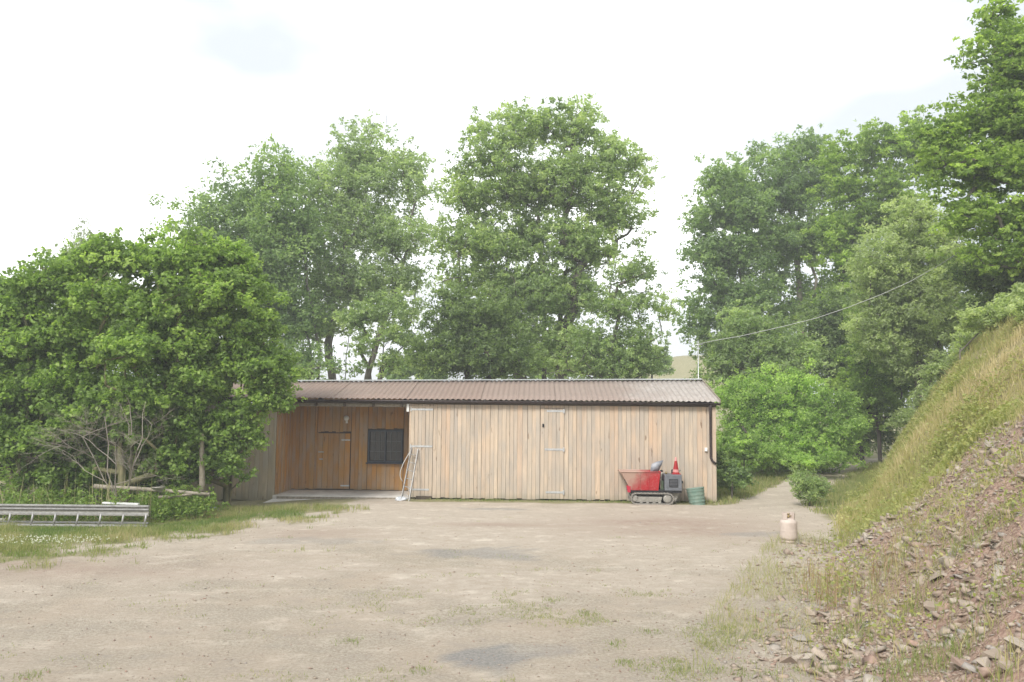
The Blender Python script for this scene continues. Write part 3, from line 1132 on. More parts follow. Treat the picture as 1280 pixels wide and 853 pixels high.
# porch recess
PD = 1.55
bwk = wall('porch_wall', ((XP0 + XP1) / 2, PD + .08, ZE / 2 + .2), (XP1 - XP0 + .1, .06, ZE + .25))
pdx0, pdx1 = SP(396, 580, PD)[0], SP(438, 580, PD)[0]
px0, pz0 = SP(461, 577, PD); px1, pz1 = SP(503, 539, PD)
pdt = SP(415, 541, PD)[1]
for a, b_, z0, z1 in ((XP0, pdx0 - .01, .08, 2.95), (pdx0, pdx1, pdt + .02, 2.95), (pdx1 + .01, px0 - .05, .08, 2.95), (px0 - .04, px1 + .04, .08, pz0 - .06), (px0 - .04, px1 + .04, pz1 + .06, 2.95), (px1 + .05, XP1, .08, 2.95)):
    board_run(bwk, a, b_, z0, z1, M['porch_wood'], y=PD)
ws = wall('porch_side_wall', (XP0 - .07, PD / 2, ZE / 2), (.05, PD - .08, ZE - .1))
board_run(ws, .03, PD, .04, 2.78, M['porch_wood'], y=XP0 + .004, along='y')
ws = wall('porch_side_wall', (XP1 + .07, PD / 2 + .05, ZE / 2), (.05, PD - .1, ZE - .1))
board_run(ws, .12, PD, .04, 2.78, M['porch_wood'], y=XP1 - .004, along='y')
# porch door
d = MB().box(((pdx0 + pdx1) / 2, PD - .01, .08 + (pdt - .08) / 2), (pdx1 - pdx0 - .02, .02, pdt - .1)).build('porch_door', M['dark_wood'], shed)
nb = 6; bw = (pdx1 - pdx0 - .02) / nb
for i in range(nb):
    board(d, pdx0 + .01 + bw * (i + .5), .10, pdt - .02, round(bw - .008, 3), M['porch_wood'], PD - .034 + random.uniform(-.002, .002))
for py in (550, 607):
    zc = SP(420, py, PD)[1]
    MB().box((pdx1 - .14, PD - .052, zc), (.26, .006, .04)).build('strap_hinge', M['galv'], d)
for py, ln in ((565, .16), (574, .10)):
    xx, zc = SP(401, py, PD)
    MB().box((xx + .02, PD - .055, zc), (ln, .02, .035)).build('door_bolt', M['galv'], d, .004)
MB().box((pdx0 + .02, PD - .048, (pdt + .1) / 2), (.035, .02, pdt - .1)).build('jamb', M['porch_wood'], d)
# window
wn = MB()
fw = .05
cx, cz = (px0 + px1) / 2, (pz0 + pz1) / 2; ww, hh = px1 - px0, pz1 - pz0
wn.box((cx, PD - .02, pz0), (ww + fw, .08, fw)); wn.box((cx, PD - .02, pz1), (ww + fw, .08, fw))
wn.box((px0, PD - .02, cz), (fw, .08, hh - fw)); wn.box((px1, PD - .02, cz), (fw, .08, hh - fw)); wn.box((cx, PD - .02, cz), (fw, .08, hh - fw))
win = wn.build('window', M['dark_frame'], shed)
for s in (-1, 1):
    pc = cx + s * ww / 4
    MB().box((pc, PD + .01, cz), (ww / 2 - fw - .004, .008, hh - fw - .004)).build('pane', M['glass'], win)
    gb = MB()
    for k in (-.66, .66): gb.box((pc + k * (ww / 8), PD - .004, cz), (.014, .016, hh - fw - .01))
    for k in (-.66, .66): gb.box((pc, PD - .006, cz + k * hh / 4), (ww / 2 - fw - .01, .030, .018))
    gb.build('glazing_bars', M['bar_paint'], win)
MB().box((cx, PD - .07, pz0 - .045), (ww + .14, .10, .03)).build('sill', M['dark_frame'], win)
# lamp
xx, zc = SP(434, 523, PD)
lm = MB().lathe([(0.001, .0), (.05, .005), (.075, .03), (.08, .07), (.06, .11), (.02, .125), (.001, .126)], (0, 0, 0), 16, Matrix.Rotation(R(90), 3, 'X')).build('wall_lamp', M['paint_white'], shed, loc=(xx, PD - .03, zc))
MB().box((xx, PD - .035, zc - .11), (.06, .04, .08)).build('lamp_bracket', M['paint_white'], lm)
lm.children[0].location = -lm.location

# porch floor and apron
pf = MB()
pf.prism([(XP0 - .02, -.25), (XP1 + .03, -.25), (XP1 + .03, .06), (XP0 - .02, .06)], -.12, PD + .05)
pf.build('porch_floor', M['concrete'], shed, .012)
MB().box(((XP0 + XP1) / 2 + .05, -.135, -.02), (XP1 - XP0 - .1, .03, .11)).build('step_edge', M['old_wood'], shed, .004)
apn = MB()
x0 = XP0 + .05; x1 = XP1 + .05
n0 = 0
for (x, y, z) in ((x0 - .15, -.75, -.085), (x1 - .55, -.72, -.07), (x1 + .15, -.14, -.03), (x0 - .05, -.14, -.03)): apn.v.append((x, y, z))
for (x, y, z) in ((x0 - .15, -.75, -.3), (x1 - .55, -.72, -.3), (x1 + .15, -.14, -.3), (x0 - .05, -.14, -.3)): apn.v.append((x, y, z))
apn.f += [(0, 1, 2, 3), (7, 6, 5, 4), (0, 4, 5, 1), (1, 5, 6, 2), (2, 6, 7, 3), (3, 7, 4, 0)]; apn.smooth += [False] * 6
apn.build('concrete_apron', M['concrete'], shed)

# roof
roof = MB().box((XL / 2, 1.2, 2.84), (-XL - .3, .08, .14)).build('roof', M['dark_wood'], shed)    # purlin carrying the sheets
yE, yR = -.20, 2.30
def eave_z(x): return 2.742
def ridge_z(x): return 3.42 + .012 * x
EX0, EX1 = XL - .15, .085
PITCHW = .1463
nsheet = 16
nw_tot = int((EX1 - EX0) / PITCHW)
PWv = (EX1 - EX0) / nw_tot
def sheet(w0, w1, front, lift):
    V, Fc = [], []
    cols = np.arange(w0 * 8, w1 * 8 + 5)
    rows = 4
    for r_i in range(rows + 1):
        u = r_i / rows
        for cidx in cols:
            x = EX0 + cidx / 8 * PWv
            if x > EX1: x = EX1
            ze, zr = eave_z(x), ridge_z(x)
            zz = ze + (zr - ze) * u + .014 * math.sin(2 * math.pi * cidx / 8) + lift
            y = yE + (yR - yE) * u
            if not front: y = 2 * yR - y
            V.append((x, y, zz))
    nc = len(cols)
    for r_i in range(rows):
        for k in range(nc - 1):
            a = r_i * nc + k
            Fc.append((a, a + 1, a + nc + 1, a + nc))
    me = np_mesh('roof_sheet', np.array(V), np.array(Fc), M['roof'], smooth=True)
    o = link(bpy.data.objects.new('roof_sheet', me), roof)
    md = o.modifiers.new('thick', 'SOLIDIFY'); md.thickness = .004; md.offset = -1
    return o
per = math.ceil(nw_tot / nsheet)
for front in (True, False):
    for i in range(nsheet):
        a, b_ = i * per, min((i + 1) * per, nw_tot)
        if a >= b_: continue
        sheet(a, b_, front, .005 * (i % 2))
rc = MB()
rc.v += [(EX0, yR - .12, ridge_z(EX0) - .005 + .022), (EX0, yR, ridge_z(EX0) + .05), (EX0, yR + .12, ridge_z(EX0) - .005 + .022),
         (EX1, yR - .12, ridge_z(EX1) + .017), (EX1, yR, ridge_z(EX1) + .05), (EX1, yR + .12, ridge_z(EX1) + .017)]
rc.f += [(0, 1, 4, 3), (1, 2, 5, 4)]; rc.smooth += [False] * 2
o = rc.build('ridge_cap', M['galv'], roof)
o.modifiers.new('t', 'SOLIDIFY').thickness = .006
# barge board / verge flashing at both ends, fascia, gutter
for xe, s in ((EX1, 1), (EX0, -1)):
    for front in (True, False):
        a = Vector((xe + .012 * s, yE, eave_z(xe) + .01)); b_ = Vector((xe + .012 * s, yR, ridge_z(xe) + .01))
        if not front: a.y = 2 * yR - a.y
        c = (a + b_) / 2; ang = math.atan2(b_.z - a.z, b_.y - a.y)
        MB().box(c, ((b_ - a).length * 0 + .022, (b_ - a).length, .09), Matrix.Rotation(ang, 3, 'X')).build('barge_board', M['old_wood'], roof)
MB().box((XL / 2, -.065, 2.655), (-XL + .02, .03, .10)).build('fascia', M['dark_wood'], roof)
g = MB()
seg = 7
for xe in (EX0 + .05, EX1 + .02):
    for k in range(seg):
        an = math.pi + math.pi * k / (seg - 1)
        g.v.append((xe, -.16 + .055 * math.cos(an), 2.705 + .055 * math.sin(an)))
for k in range(seg - 1): g.f.append((k, k + 1, k + 1 + seg, k + seg)); g.smooth.append(True)
gt = g.build('gutter', M['gutter'], roof)
gt.modifiers.new('t', 'SOLIDIFY').thickness = .006
xd, zd = SP(887.5, 572)
dp = MB().tube([(xd, -.16, 2.66), (xd, -.10, 2.52), (xd, -.10, zd), (xd + .05, -.10, zd - .10), (xd + .14, -.09, zd - .17)], .034, 10)
dp.build('downpipe', M['gutter'], roof)
# rafters over the porch (dark underside)
for i in range(5):
    x = XP0 + .3 + i * .8
    ang = math.atan2(3.36 - 2.70, 2.5)
    MB().box((x, 1.0, 2.86), (.05, 2.3, .11), Matrix.Rotation(ang, 3, 'X')).build('rafter', M['dark_wood'], roof)
MB().box(((XP0 + XP1) / 2, .03, 2.565), (XP1 - XP0 - .01, .07, .10)).build('lintel', M['old_wood'], shed)
# gable infill boards
for xe in (-.03, XL + .03):
    mb = MB(); 
    yb_ = 2 * yR - yE - .2
    n0 = len(mb.v)
    for dx in (-.012, .012):
        mb.v += [(xe + dx, .0, 2.60), (xe + dx, DEP - .02, 2.60), (xe + dx, DEP - .02, 2.70), (xe + dx, yR, ridge_z(xe) - .03), (xe + dx, .0, 2.72)]
    mb.f += [(0, 1, 2, 3, 4), (9, 8, 7, 6, 5)] + [(i, i + 5, (i + 1) % 5 + 5, (i + 1) % 5) for i in range(5)]
    mb.smooth += [False] * 7
    mb.build('gable', M['old_wood'], roof)

# ================================================================== THINGS BY THE SHED
def local_empty(name, label, cat, px, py, Y, rz=0.0, z=None, group=None):
    p = P(px, py, Y)
    zz = float(HT(p.x, p.y)) if z is None else z
    return empty(name, label, cat, (p.x, p.y, zz), rz, group)


# --- stepladder leaning at the door
p = SP(512, 620)
lad = empty('ladder', 'narrow pale aluminium ladder leaning on the wall corner beside the porch', 'ladder', tuple(S0 + ux * (XP1 + .02) + uy * -.55), TH)
topv = .50
a0, a1 = Vector((-.10, 0, 0)), Vector((.26, .0, 0)) - Vector((0, .08, 0))
t0, t1 = Vector((.02, .49, 1.42)), Vector((.26 + .06, .49, 1.42))
a0 = Vector((-.12, .05, .02)); a1 = Vector((.10, -.03, -.02))
t0 = Vector((.07, topv, 1.40)); t1 = Vector((.25, topv, 1.36))
for a, b_ in ((a0, t0), (a1, t1)):
    dirv = (b_ - a); c = (a + b_) / 2
    q = dirv.to_track_quat('Z', 'Y').to_matrix()
    MB().box(c, (.022, .06, dirv.length), q).build('rail', M['alu'], lad, .003)
for i in range(6):
    u = .1 + i * .155
    MB().tube([a0.lerp(t0, u), a1.lerp(t1, u)], .010, 8).build('rung', M['alu'], lad)
o = empty('rope', 'thin pale bent hose hooked over the porch side of the leaning ladder', 'hose', tuple(S0 + ux * (XP1 + .02) + uy * -.40), TH)
MB().tube([Vector(q) for q in ((.05, .22, 1.30), (-.02, .15, 1.18), (-.12, .1, .98), (-.19, .08, .78), (-.20, .08, .66), (-.17, .08, .56), (-.12, .08, .50))], .011, 8).build('hose', M['cable'], o)
o.name = 'hose'
# rag at its foot
def blob(name, parent, c, s, mat, seed, sub=3, rough=.35):
    bm = bmesh.new(); bmesh.ops.create_icosphere(bm, subdivisions=sub, radius=1)
    rr = random.Random(seed)
    ph = [Vector((rr.uniform(-3, 3), rr.uniform(-3, 3), rr.uniform(-3, 3))) for _ in range(6)]
    for v in bm.verts:
        k = sum(math.sin(v.co.dot(q) * 2 + i) for i, q in enumerate(ph)) / 6
        v.co = Vector((v.co.x * s[0], v.co.y * s[1], v.co.z * s[2])) * (1 + rough * k) + Vector(c)
    me = bpy.data.meshes.new(name); bm.to_mesh(me); bm.free(); me.materials.append(mat)
    for f_ in me.polygons: f_.use_smooth = True
    o = bpy.data.objects.new(name, me)
    return link(o, parent)


lp = S0 + ux * (XP1 - .12) + uy * -.42
o = blob('rag_bundle', None, (0, 0, .06), (.15, .12, .08), M['rag'], 3)
o.location = (lp.x, lp.y, -.03)
tag(o, 'white and grey crumpled rag bundle at the foot of the leaning ladder', 'rags')
o = MB().box((0, 0, 0), (.42, .10, .11)).build('timber_block', M['dark_wood'], None, .006)
lp = S0 + ux * (XP1 + .45) + uy * -.10
o.location = (lp.x, lp.y, .03)
tag(o, 'short dark timber block lying under the left stable door', 'timber')

# --- tracked mini dumper
p = P(815, 629, 22.32)
du = empty('tracked_dumper', 'small red tracked skip dumper with grey engine parked against the shed wall', 'dumper', (p.x, p.y, float(H0(p.x, p.y))), TH)
k = p.y / F                                # metres per pixel there
def dx(px): return (px - 815) * k
def dz(py): return (629.3 - py) * k * 1.0
DW = .62
# tracks
def belt(x0, x1, z0, z1, n=48, th=.028):
    r_ = (z1 - z0) / 2; L1 = (x1 - x0) - 2 * r_; per_ = 2 * L1 + 2 * math.pi * r_
    pts = []
    for i in range(n):
        s = per_ * i / n
        if s < L1: pts.append((x0 + r_ + s, z0))
        elif s < L1 + math.pi * r_:
            a = (s - L1) / r_; pts.append((x1 - r_ + r_ * math.sin(a), z0 + r_ - r_ * math.cos(a)))
        elif s < 2 * L1 + math.pi * r_: pts.append((x1 - r_ - (s - L1 - math.pi * r_), z1))
        else:
            a = (s - 2 * L1 - math.pi * r_) / r_; pts.append((x0 + r_ - r_ * math.sin(a), z1 - r_ + r_ * math.cos(a)))
    return pts
tx0, tx1, tz0, tz1 = dx(789), dx(842), 0.0, dz(615.2)
for yy in (0.0, DW - .17):
    tm = MB(); pts = belt(tx0, tx1, tz0, tz1, 60)
    cxm, czm = (tx0 + tx1) / 2, (tz0 + tz1) / 2
    n = len(pts); b0 = len(tm.v)
    for i, (x, z) in enumerate(pts):
        xa, za = pts[i - 1]; xb, zb = pts[(i + 1) % n]
        nxv, nzv = (zb - za), -(xb - xa); l = math.hypot(nxv, nzv); nxv /= l; nzv /= l
        lug = .012 if i % 2 == 0 else 0
        for y in (yy, yy + .17):
            tm.v.append((x + nxv * lug, y, z + nzv * lug)); tm.v.append((x - nxv * .03, y, z - nzv * .03))
    for i in range(n):
        a = b0 + i * 4; b_ = b0 + ((i + 1) % n) * 4
        tm.f += [(a, b_, b_ + 2, a + 2), (a + 1, a + 3, b_ + 3, b_ + 1), (a, a + 1, b_ + 1, b_), (a + 2, b_ + 2, b_ + 3, a + 3)]
        tm.smooth += [False] * 4
    tr = tm.build('track', M['track_rubber'], du)
    MB().prism([(dx(796), dz(626.5)), (dx(826), dz(626.5)), (dx(828), dz(620)), (dx(795), dz(620))], yy + .03, yy + .14).build('track_frame', M['steel_worn'], tr, .008)
    for wx, wr2 in ((794.5, .085), (834.5, .115), (802, .04), (810, .04), (818, .04), (825, .04)):
        zc = dz(622.3) if wr2 > .05 else .055
        wh = MB().lathe([(.001, -.07), (wr2 * .55, -.07), (wr2 * .62, -.055), (wr2, -.055), (wr2, .055), (wr2 * .62, .055), (.001, .06)], (dx(wx), yy + .085, zc), 20, Matrix.Rotation(R(90), 3, 'X'))
        wh.build('track_wheel' if wr2 < .1 else 'drive_sprocket', M['steel_worn'], tr)
# chassis
MB().box((dx(820), DW / 2, dz(613.4)), (dx(853) - dx(788), DW - .16, .075)).build('chassis', M['black_metal'], du, .008)
# skip: open tapered tray, lip forward
sk = MB()
xa, xb = dx(776.5), dx(825.5)
top = [(xa, -.02, dz(589.5)), (xb, -.02, dz(589.5)), (xb, DW + .02, dz(589.5)), (xa, DW + .02, dz(589.5))]
bot = [(dx(789.5), .07, dz(612.4)), (dx(823.5), .07, dz(612.4)), (dx(823.5), DW - .07, dz(612.4)), (dx(789.5), DW - .07, dz(612.4))]
ti = [(x + (.02 if x < 0 else -.02), y + (.02 if y < .2 else -.02), z) for x, y, z in top]
bi = [(x + (.015 if x < 0 else -.015), y + (.015 if y < .2 else -.015), z + .02) for x, y, z in bot]
sk.v += top + bot + ti + bi
for i in range(4):
    j = (i + 1) % 4
    sk.f += [(i, 4 + i, 4 + j, j), (8 + i, 8 + j, 12 + j, 12 + i), (i, j, 8 + j, 8 + i)]
sk.f += [(4, 7, 6, 5), (12, 13, 14, 15)]
sk.smooth += [False] * len(sk.f)
skip = sk.build('skip', M['skip_red'], du, .006)
rim = MB()
for i in range(4): rim.tube([top[i], top[(i + 1) % 4]], .018, 8)
rim.build('rim', M['skip_red'], skip)
rb = MB()
for px in (800, 811):
    a = Vector((dx(px) - .02, -.028, dz(591))); b_ = Vector((dx(px) + .02 * 0, .058, dz(611)))
    rb.box((a + b_) / 2, (.035, .02, (b_ - a).length), (b_ - a).to_track_quat('Z', 'Y').to_matrix())
rb.build('pressed_rib', M['skip_red'], skip)
# front strut and red bracket
MB().tube([(dx(782), .10, dz(599)), (dx(788), .10, dz(608))], .022, 8).build('tip_ram', M['black_metal'], du)
MB().prism([(dx(784), dz(607)), (dx(789), dz(606)), (dx(789), dz(615)), (dx(785.5), dz(615))], .05, .14).build('front_bracket', simple('red_bracket_paint', (.50, .03, .06), .5), du, .006)
# engine
en = MB().box(((dx(831) + dx(852.5)) / 2, DW / 2, (dz(592.5) + dz(612.5)) / 2), (dx(852.5) - dx(831), DW - .10, dz(592.5) - dz(612.5))).build('engine_cover', M['engine_grey'], du, .022)
gr = MB().box(((dx(836.5) + dx(847.5)) / 2, .043, (dz(598) + dz(608)) / 2), (dx(847.5) - dx(836.5), .012, dz(598) - dz(608))).build('grille', M['black_metal'], en, .006)
sl_ = MB()
for i in range(5): sl_.box(((dx(836.5) + dx(847.5)) / 2, .033, dz(606.5) + i * .038), (.2, .012, .012), Matrix.Rotation(R(30), 3, 'X'))
sl_.build('louvres', M['engine_grey'], en)
MB().lathe([(.001, 0), (.035, 0), (.04, .02), (.04, .10), (.03, .12), (.001, .12)], (dx(843), DW / 2, dz(592.5)), 16).build('air_filter', M['black_metal'], en)
MB().tube([(dx(850), DW * .6, dz(594)), (dx(851), DW * .6, dz(589)), (dx(854), DW * .6, dz(588))], .02, 10).build('exhaust', M['steel_worn'], en)
MB().box((dx(853.5), DW * .3, dz(602)), (.045, .12, .07)).build('side_box', M['black_metal'], en, .01)
MB().tube([(dx(834), .2, dz(592.5)), (dx(834), .2, dz(589.5))], .03, 10).build('fuel_cap', M['brass'], en)
# control levers
lv = MB()
for i, (ox, yy) in enumerate(((826.8, .12), (828.6, .25), (827.5, .38), (829.4, .50))):
    lv.tube([(dx(ox), yy, dz(612)), (dx(ox), yy, dz(594)), (dx(ox + 1.2), yy, dz(589.5))], .012, 8)
lv.build('control_levers', simple('pale_lever', (.50, .48, .40), .5), du)
kn = MB()
for ox, yy in ((828, .12), (829.8, .25), (828.7, .38), (830.6, .50)): kn.lathe([(.001, -.02), (.02, -.012), (.022, .01), (.001, .022)], (dx(ox), yy, dz(589)), 12)
kn.build('lever_knobs', M['black_metal'], du)
MB().box((dx(828.5), DW / 2, dz(606)), (.07, DW - .2, dz(601) - dz(612))).build('control_panel', simple('dark_green_panel', (.06, .085, .05), .5), du, .006)
# tow plate below engine
MB().prism([(dx(841), dz(615)), (dx(849), dz(615)), (dx(848), dz(622)), (dx(845), dz(627)), (dx(841.5), dz(623))], .2, .26).build('foot_plate', M['steel_worn'], du, .006)
MB().box((dx(858.5), DW * .6, dz(611.6)), (.22, .16, .03)).build('tow_board', M['old_wood'], du, .004)

# --- grey plastic sheet in the skip
o = MB()
pts = [(813.5, 590.5, .15), (816, 580, .18), (822, 577.5, .25), (831.5, 575.5, .3), (829, 582, .3), (825.5, 589.5, .28), (819, 591, .2)]
pf_ = [(dx(a), y_, dz(b_)) for a, b_, y_ in pts]
n = len(pf_)
for q in pf_: o.v.append(q)
for q in pf_: o.v.append((q[0] + .01, q[1] + .09, q[2] - .015))
o.v.append((dx(821), .08, dz(583))); o.v.append((dx(822), .36, dz(584)))
for i in range(n):
    j = (i + 1) % n
    o.f += [(i, j, 2 * n), (n + j, n + i, 2 * n + 1), (i, n + i, n + j, j)]; o.smooth += [True] * 3
pl = o.build('plastic_sack', M['sack'], None)
pl.location = du.location; pl.rotation_euler = du.rotation_euler
tag(pl, 'grey crumpled plastic sack sticking up out of the red skip', 'sack')

# --- traffic cone standing on the engine cover
cx_, cz_ = dx(846.3), dz(592.5)
cw = du.matrix_basis @ Vector((0, 0, 0)) if False else Vector(du.location) + Vector((math.cos(TH) * cx_ - math.sin(TH) * DW * .35, math.sin(TH) * cx_ + math.cos(TH) * DW * .35, cz_))
cn = empty('traffic_cone', 'small dark red traffic cone with a pinkish tip standing on the dumper engine cover', 'cone', tuple(cw), TH)
zt = (592.5 - 571.5) * k
MB().box((0, 0, .012), (.22, .22, .024)).build('base', M['cone_red'], cn, .006)
def cr_(z): return .095 - (.095 - .018) * z / zt
MB().lathe([(cr_(.02), .02), (cr_(.06), .06)], (0, 0, 0), 24).build('cone_body', M['cone_red'], cn)
MB().lathe([(cr_(.055) + .003, .055), (cr_(.13) + .003, .13)], (0, 0, 0), 24).build('band', M['cone_band'], cn)
MB().lathe([(cr_(.125), .125), (cr_(zt - .10), zt - .10)], (0, 0, 0), 24).build('cone_body', M['cone_red'], cn)
MB().lathe([(cr_(zt - .10) + .002, zt - .10), (cr_(zt) + .002, zt), (.010, zt + .003), (.009, zt - .04)], (0, 0, 0), 24).build('tip', M['cone_band'], cn)

# --- green ribbed tub
p = P(873, 619, 22.45)
tb_ = empty('ribbed_tub', 'green ribbed plastic tub tipped by the right end of the shed', 'tub', (p.x, p.y + .1, float(H0(p.x, p.y)) - .04), 0)
prof = []
hh_ = .46
for i in range(25):
    u = i / 24; prof.append((.20 + .035 * u + .012 * (1 if (u * 5) % 1 < .28 else 0), hh_ * u))
prof += [(.245, hh_), (.245, hh_ + .02), (.215, hh_ + .02), (.20, .03), (.001, .03)]
rt = Matrix.Rotation(R(-7), 3, 'Y') @ Matrix.Rotation(R(-6), 3, 'X')
MB().lathe([(.001, 0)] + prof[:-2] + prof[-2:], (0, 0, 0), 32, rt).build('tub_body', M['tub_green'], tb_)
MB().lathe([(.20, hh_ - .03), (.001, hh_ - .035)], (0, 0, 0), 24, rt).build('contents', simple('dark_compost', (.05, .045, .035), .9), tb_)

# --- gas cylinder
p = G(986, 678.5)
gc = empty('gas_cylinder', 'dull cream gas cylinder standing at the foot of the bank', 'gas cylinder', (p.x, p.y, float(H0(p.x, p.y))), R(25))
gr_ = .160
MB().lathe([(.001, .03), (.10, .035), (gr_ - .02, .06), (gr_, .10), (gr_, .11), (gr_, .215), (gr_, .222), (gr_ + .003, .226), (gr_ + .003, .234), (gr_, .238), (gr_, .246), (gr_, .37), (gr_, .38), (gr_ - .015, .42), (gr_ - .06, .45), (.03, .465), (.001, .465)], (0, 0, 0), 40).build('body', M['gas_paint'], gc)
MB().lathe([(.115, 0), (.13, 0), (.13, .055), (.12, .06), (.115, .055), (.115, 0)], (0, 0, 0), 32).build('foot_ring', M['gas_paint'], gc)
cl = MB()
sg = 28
for i in range(sg + 1):
    an = R(40) + R(290) * i / sg
    for rr_, z_ in ((.118, .445), (.118, .565), (.106, .565), (.106, .445)): cl.v.append((rr_ * math.cos(an), rr_ * math.sin(an), z_))
for i in range(sg):
    a = i * 4; b_ = a + 4
    for q in range(4):
        q2 = (q + 1) % 4
        cl.f.append((a + q, b_ + q, b_ + q2, a + q2)); cl.smooth.append(False)
cl.f += [(0, 1, 2, 3), (sg * 4 + 3, sg * 4 + 2, sg * 4 + 1, sg * 4)]; cl.smooth += [False] * 2
c_o = cl.build('collar', M['gas_paint'], gc); c_o.rotation_euler = (0, 0, R(-115))
vl = MB().lathe([(.001, .46), (.022, .46), (.022, .50), (.014, .505), (.014, .53), (.03, .53), (.03, .55), (.001, .55)], (0, 0, 0), 16)
vl.tube([(0, 0, .505), (.03, -.05, .505)], .012, 8)
vl.build('valve', M['brass'], gc)

# --- ladders lying on the left verge
def lying(label, xr, xl, y, zlow, zhi, thick, rungs, name='ladder', tilt=.10, dbl=False):
    root = empty(name, label, 'ladder', ((xr + xl) / 2, y, zlow), 0, None)
    L = xr - xl; Hh = zhi - zlow
    for z, yy in ((0, 0), (Hh, tilt)):
        MB().box((0, yy, z), (L, .03, thick)).build('rail', M['alu'], root, .004)
    n = rungs
    for i in range(n):
        x = L / 2 - .06 - i * (L - .12) / (n - 1)
        MB().tube([(x, 0, 0), (x + .02, tilt, Hh)], .022, 8).build('rung', M['alu'], root)
    return root
pa = G(184, 656); ya = pa.y
z_hi = P(184, 643, ya + .03).z
lying('long grey aluminium ladder lying on its edge half sunk in the grass', pa.x, pa.x - 4.4, ya, float(H0(pa.x, ya)) + .04, z_hi, .045, 10, tilt=.03)
xr = P(186, 640, ya + .25).x
zb, zt2 = P(186, 654, ya + .25).z, P(186, 633, ya + .25).z
stg = empty('staging_board', 'long grey aluminium staging board lying on edge behind the sunk ladder', 'staging board', (xr - 2.4, ya + .25, zb), 0)
MB().box((0, .02, (zt2 - zb) * .68), (4.8, .02, (zt2 - zb) * .56)).build('deck', M['steel_worn'], stg, .003)
MB().box((0, 0, zt2 - zb), (4.8, .07, .035)).build('rail', M['alu'], stg, .004)
MB().box((0, -.01, (zt2 - zb) * .80), (4.8, .03, .030)).build('rail', M['alu'], stg, .004)
MB().box((0, 0, 0), (4.8, .07, .035)).build('rail', M['alu'], stg, .004)
o = MB().box((0, 0, 0), (.78, .09, .035), Matrix.Rotation(R(1.5), 3, 'Y')).build('white_plank', M['paint_white'], None, .004)
q = P(151, 629.5, ya + .6); o.location = q
MB().box((-.33, .02, -.07), (.03, .06, .11)).build('plank_foot', M['paint_white'], o)
MB().box((.32, .02, -.07), (.03, .06, .11)).build('plank_foot', M['paint_white'], o)
tag(o, 'short white plank bench lying behind the grey ladders', 'plank')

# logs and post under the hazels
def log(name, label, cat, a, b_, r_, mat, group=None):
    pts = [Vector(a).lerp(Vector(b_), u / 6) + Vector((0, 0, random.uniform(-.012, .012))) for u in range(7)]
    c = (Vector(a) + Vector(b_)) / 2
    o = MB().tube([q - c for q in pts], [r_ * (1 - .05 * i) for i in range(7)], 9).build(name, mat)
    o.location = c; tag(o, label, cat, group)
    return o
Yl = 19.6
log('wooden_pole', 'long pale timber rail lying under the hazel, left end higher', 'rail', P(118, 608, Yl), P(262, 618, Yl - .1), .055, M['bark_pale'])
log('wooden_pole', 'shorter reddish timber rail lying below the long pale rail', 'rail', P(198, 623, Yl - .4), P(240, 618, Yl - .3), .04, M['old_wood'])
log('fence_post', 'grey wooden post standing between the hazel and the shed', 'post', P(253, 618, 20.2), P(252, 543, 20.2), .075, M['old_wood'])
q = G(266, 634)
o = blob('plastic_scrap', None, (0, 0, .05), (.30, .10, .07), M['blue_plastic'], 9, rough=.5)
o.location = (q.x, q.y, q.z - .13); o.rotation_euler = (0, .12, -.3)
tag(o, 'crumpled pale blue plastic scrap in the grass left of the shed', 'scrap')
q = G(266, 643)
o = MB().box((0, 0, .02), (.30, .10, .035)).build('orange_scrap', M['orange'], None, .008)
o.location = (q.x, q.y, -.1)
tag(o, 'flat faded orange plastic piece on the grass in front of the scrap', 'scrap')
# rubble heap of pale blocks at far left
xyr = []
for i in range(46):
    xx = P(15, 620, 19.0).x + random.gauss(0, .42); yy = 19.1 + random.gauss(0, .25)
    xyr.append((xx, yy))
xyr = np.array(xyr)
heap = empty('rubble_heap', 'low heap of pale broken stones at the left edge behind the ladders', 'rubble', (float(xyr[:, 0].mean()), 19.1, -.12), 0)
M['pale_stone'] = simple('pale_stone', (.55, .52, .47), .9, 0, .0, 6, c2=(.35, .32, .28))
pale = [r.copy() for r in rocks[:4]]
for r in pale: r.materials.clear(); r.materials.append(M['pale_stone'])
for i, (xx, yy) in enumerate(xyr):
    o = bpy.data.objects.new('stone', random.choice(pale))
    rr_ = math.hypot((xx - heap.location.x) / .8, (yy - 19.1) / .4)
    o.location = (xx - heap.location.x, yy - 19.1, max(0.02, .22 - .12 * rr_) * random.uniform(.3, 1))
    s = random.uniform(.05, .13); o.scale = (s * 1.3, s, s)
    o.rotation_euler = (random.uniform(-.4, .4), random.uniform(-.4, .4), random.uniform(0, 6))
    link(o, heap)
q = P(10, 612, 19.2)
o = blob('plastic_scrap', None, (0, 0, 0), (.16, .1, .07), M['rag'], 15, rough=.5); o.location = (q.x, q.y, .16)
tag(o, 'crumpled whitish plastic bag on top of the pale stone heap', 'bag')
q = P(197, 608, 19.3)
o = add_stone(q.x, q.y, .16, None, mesh=pale[1], sc3=(.20, .14, .16)); o.location.z = q.z - .05
tag(o, 'single grey stone block resting on the long rail under the hazel', 'stone')

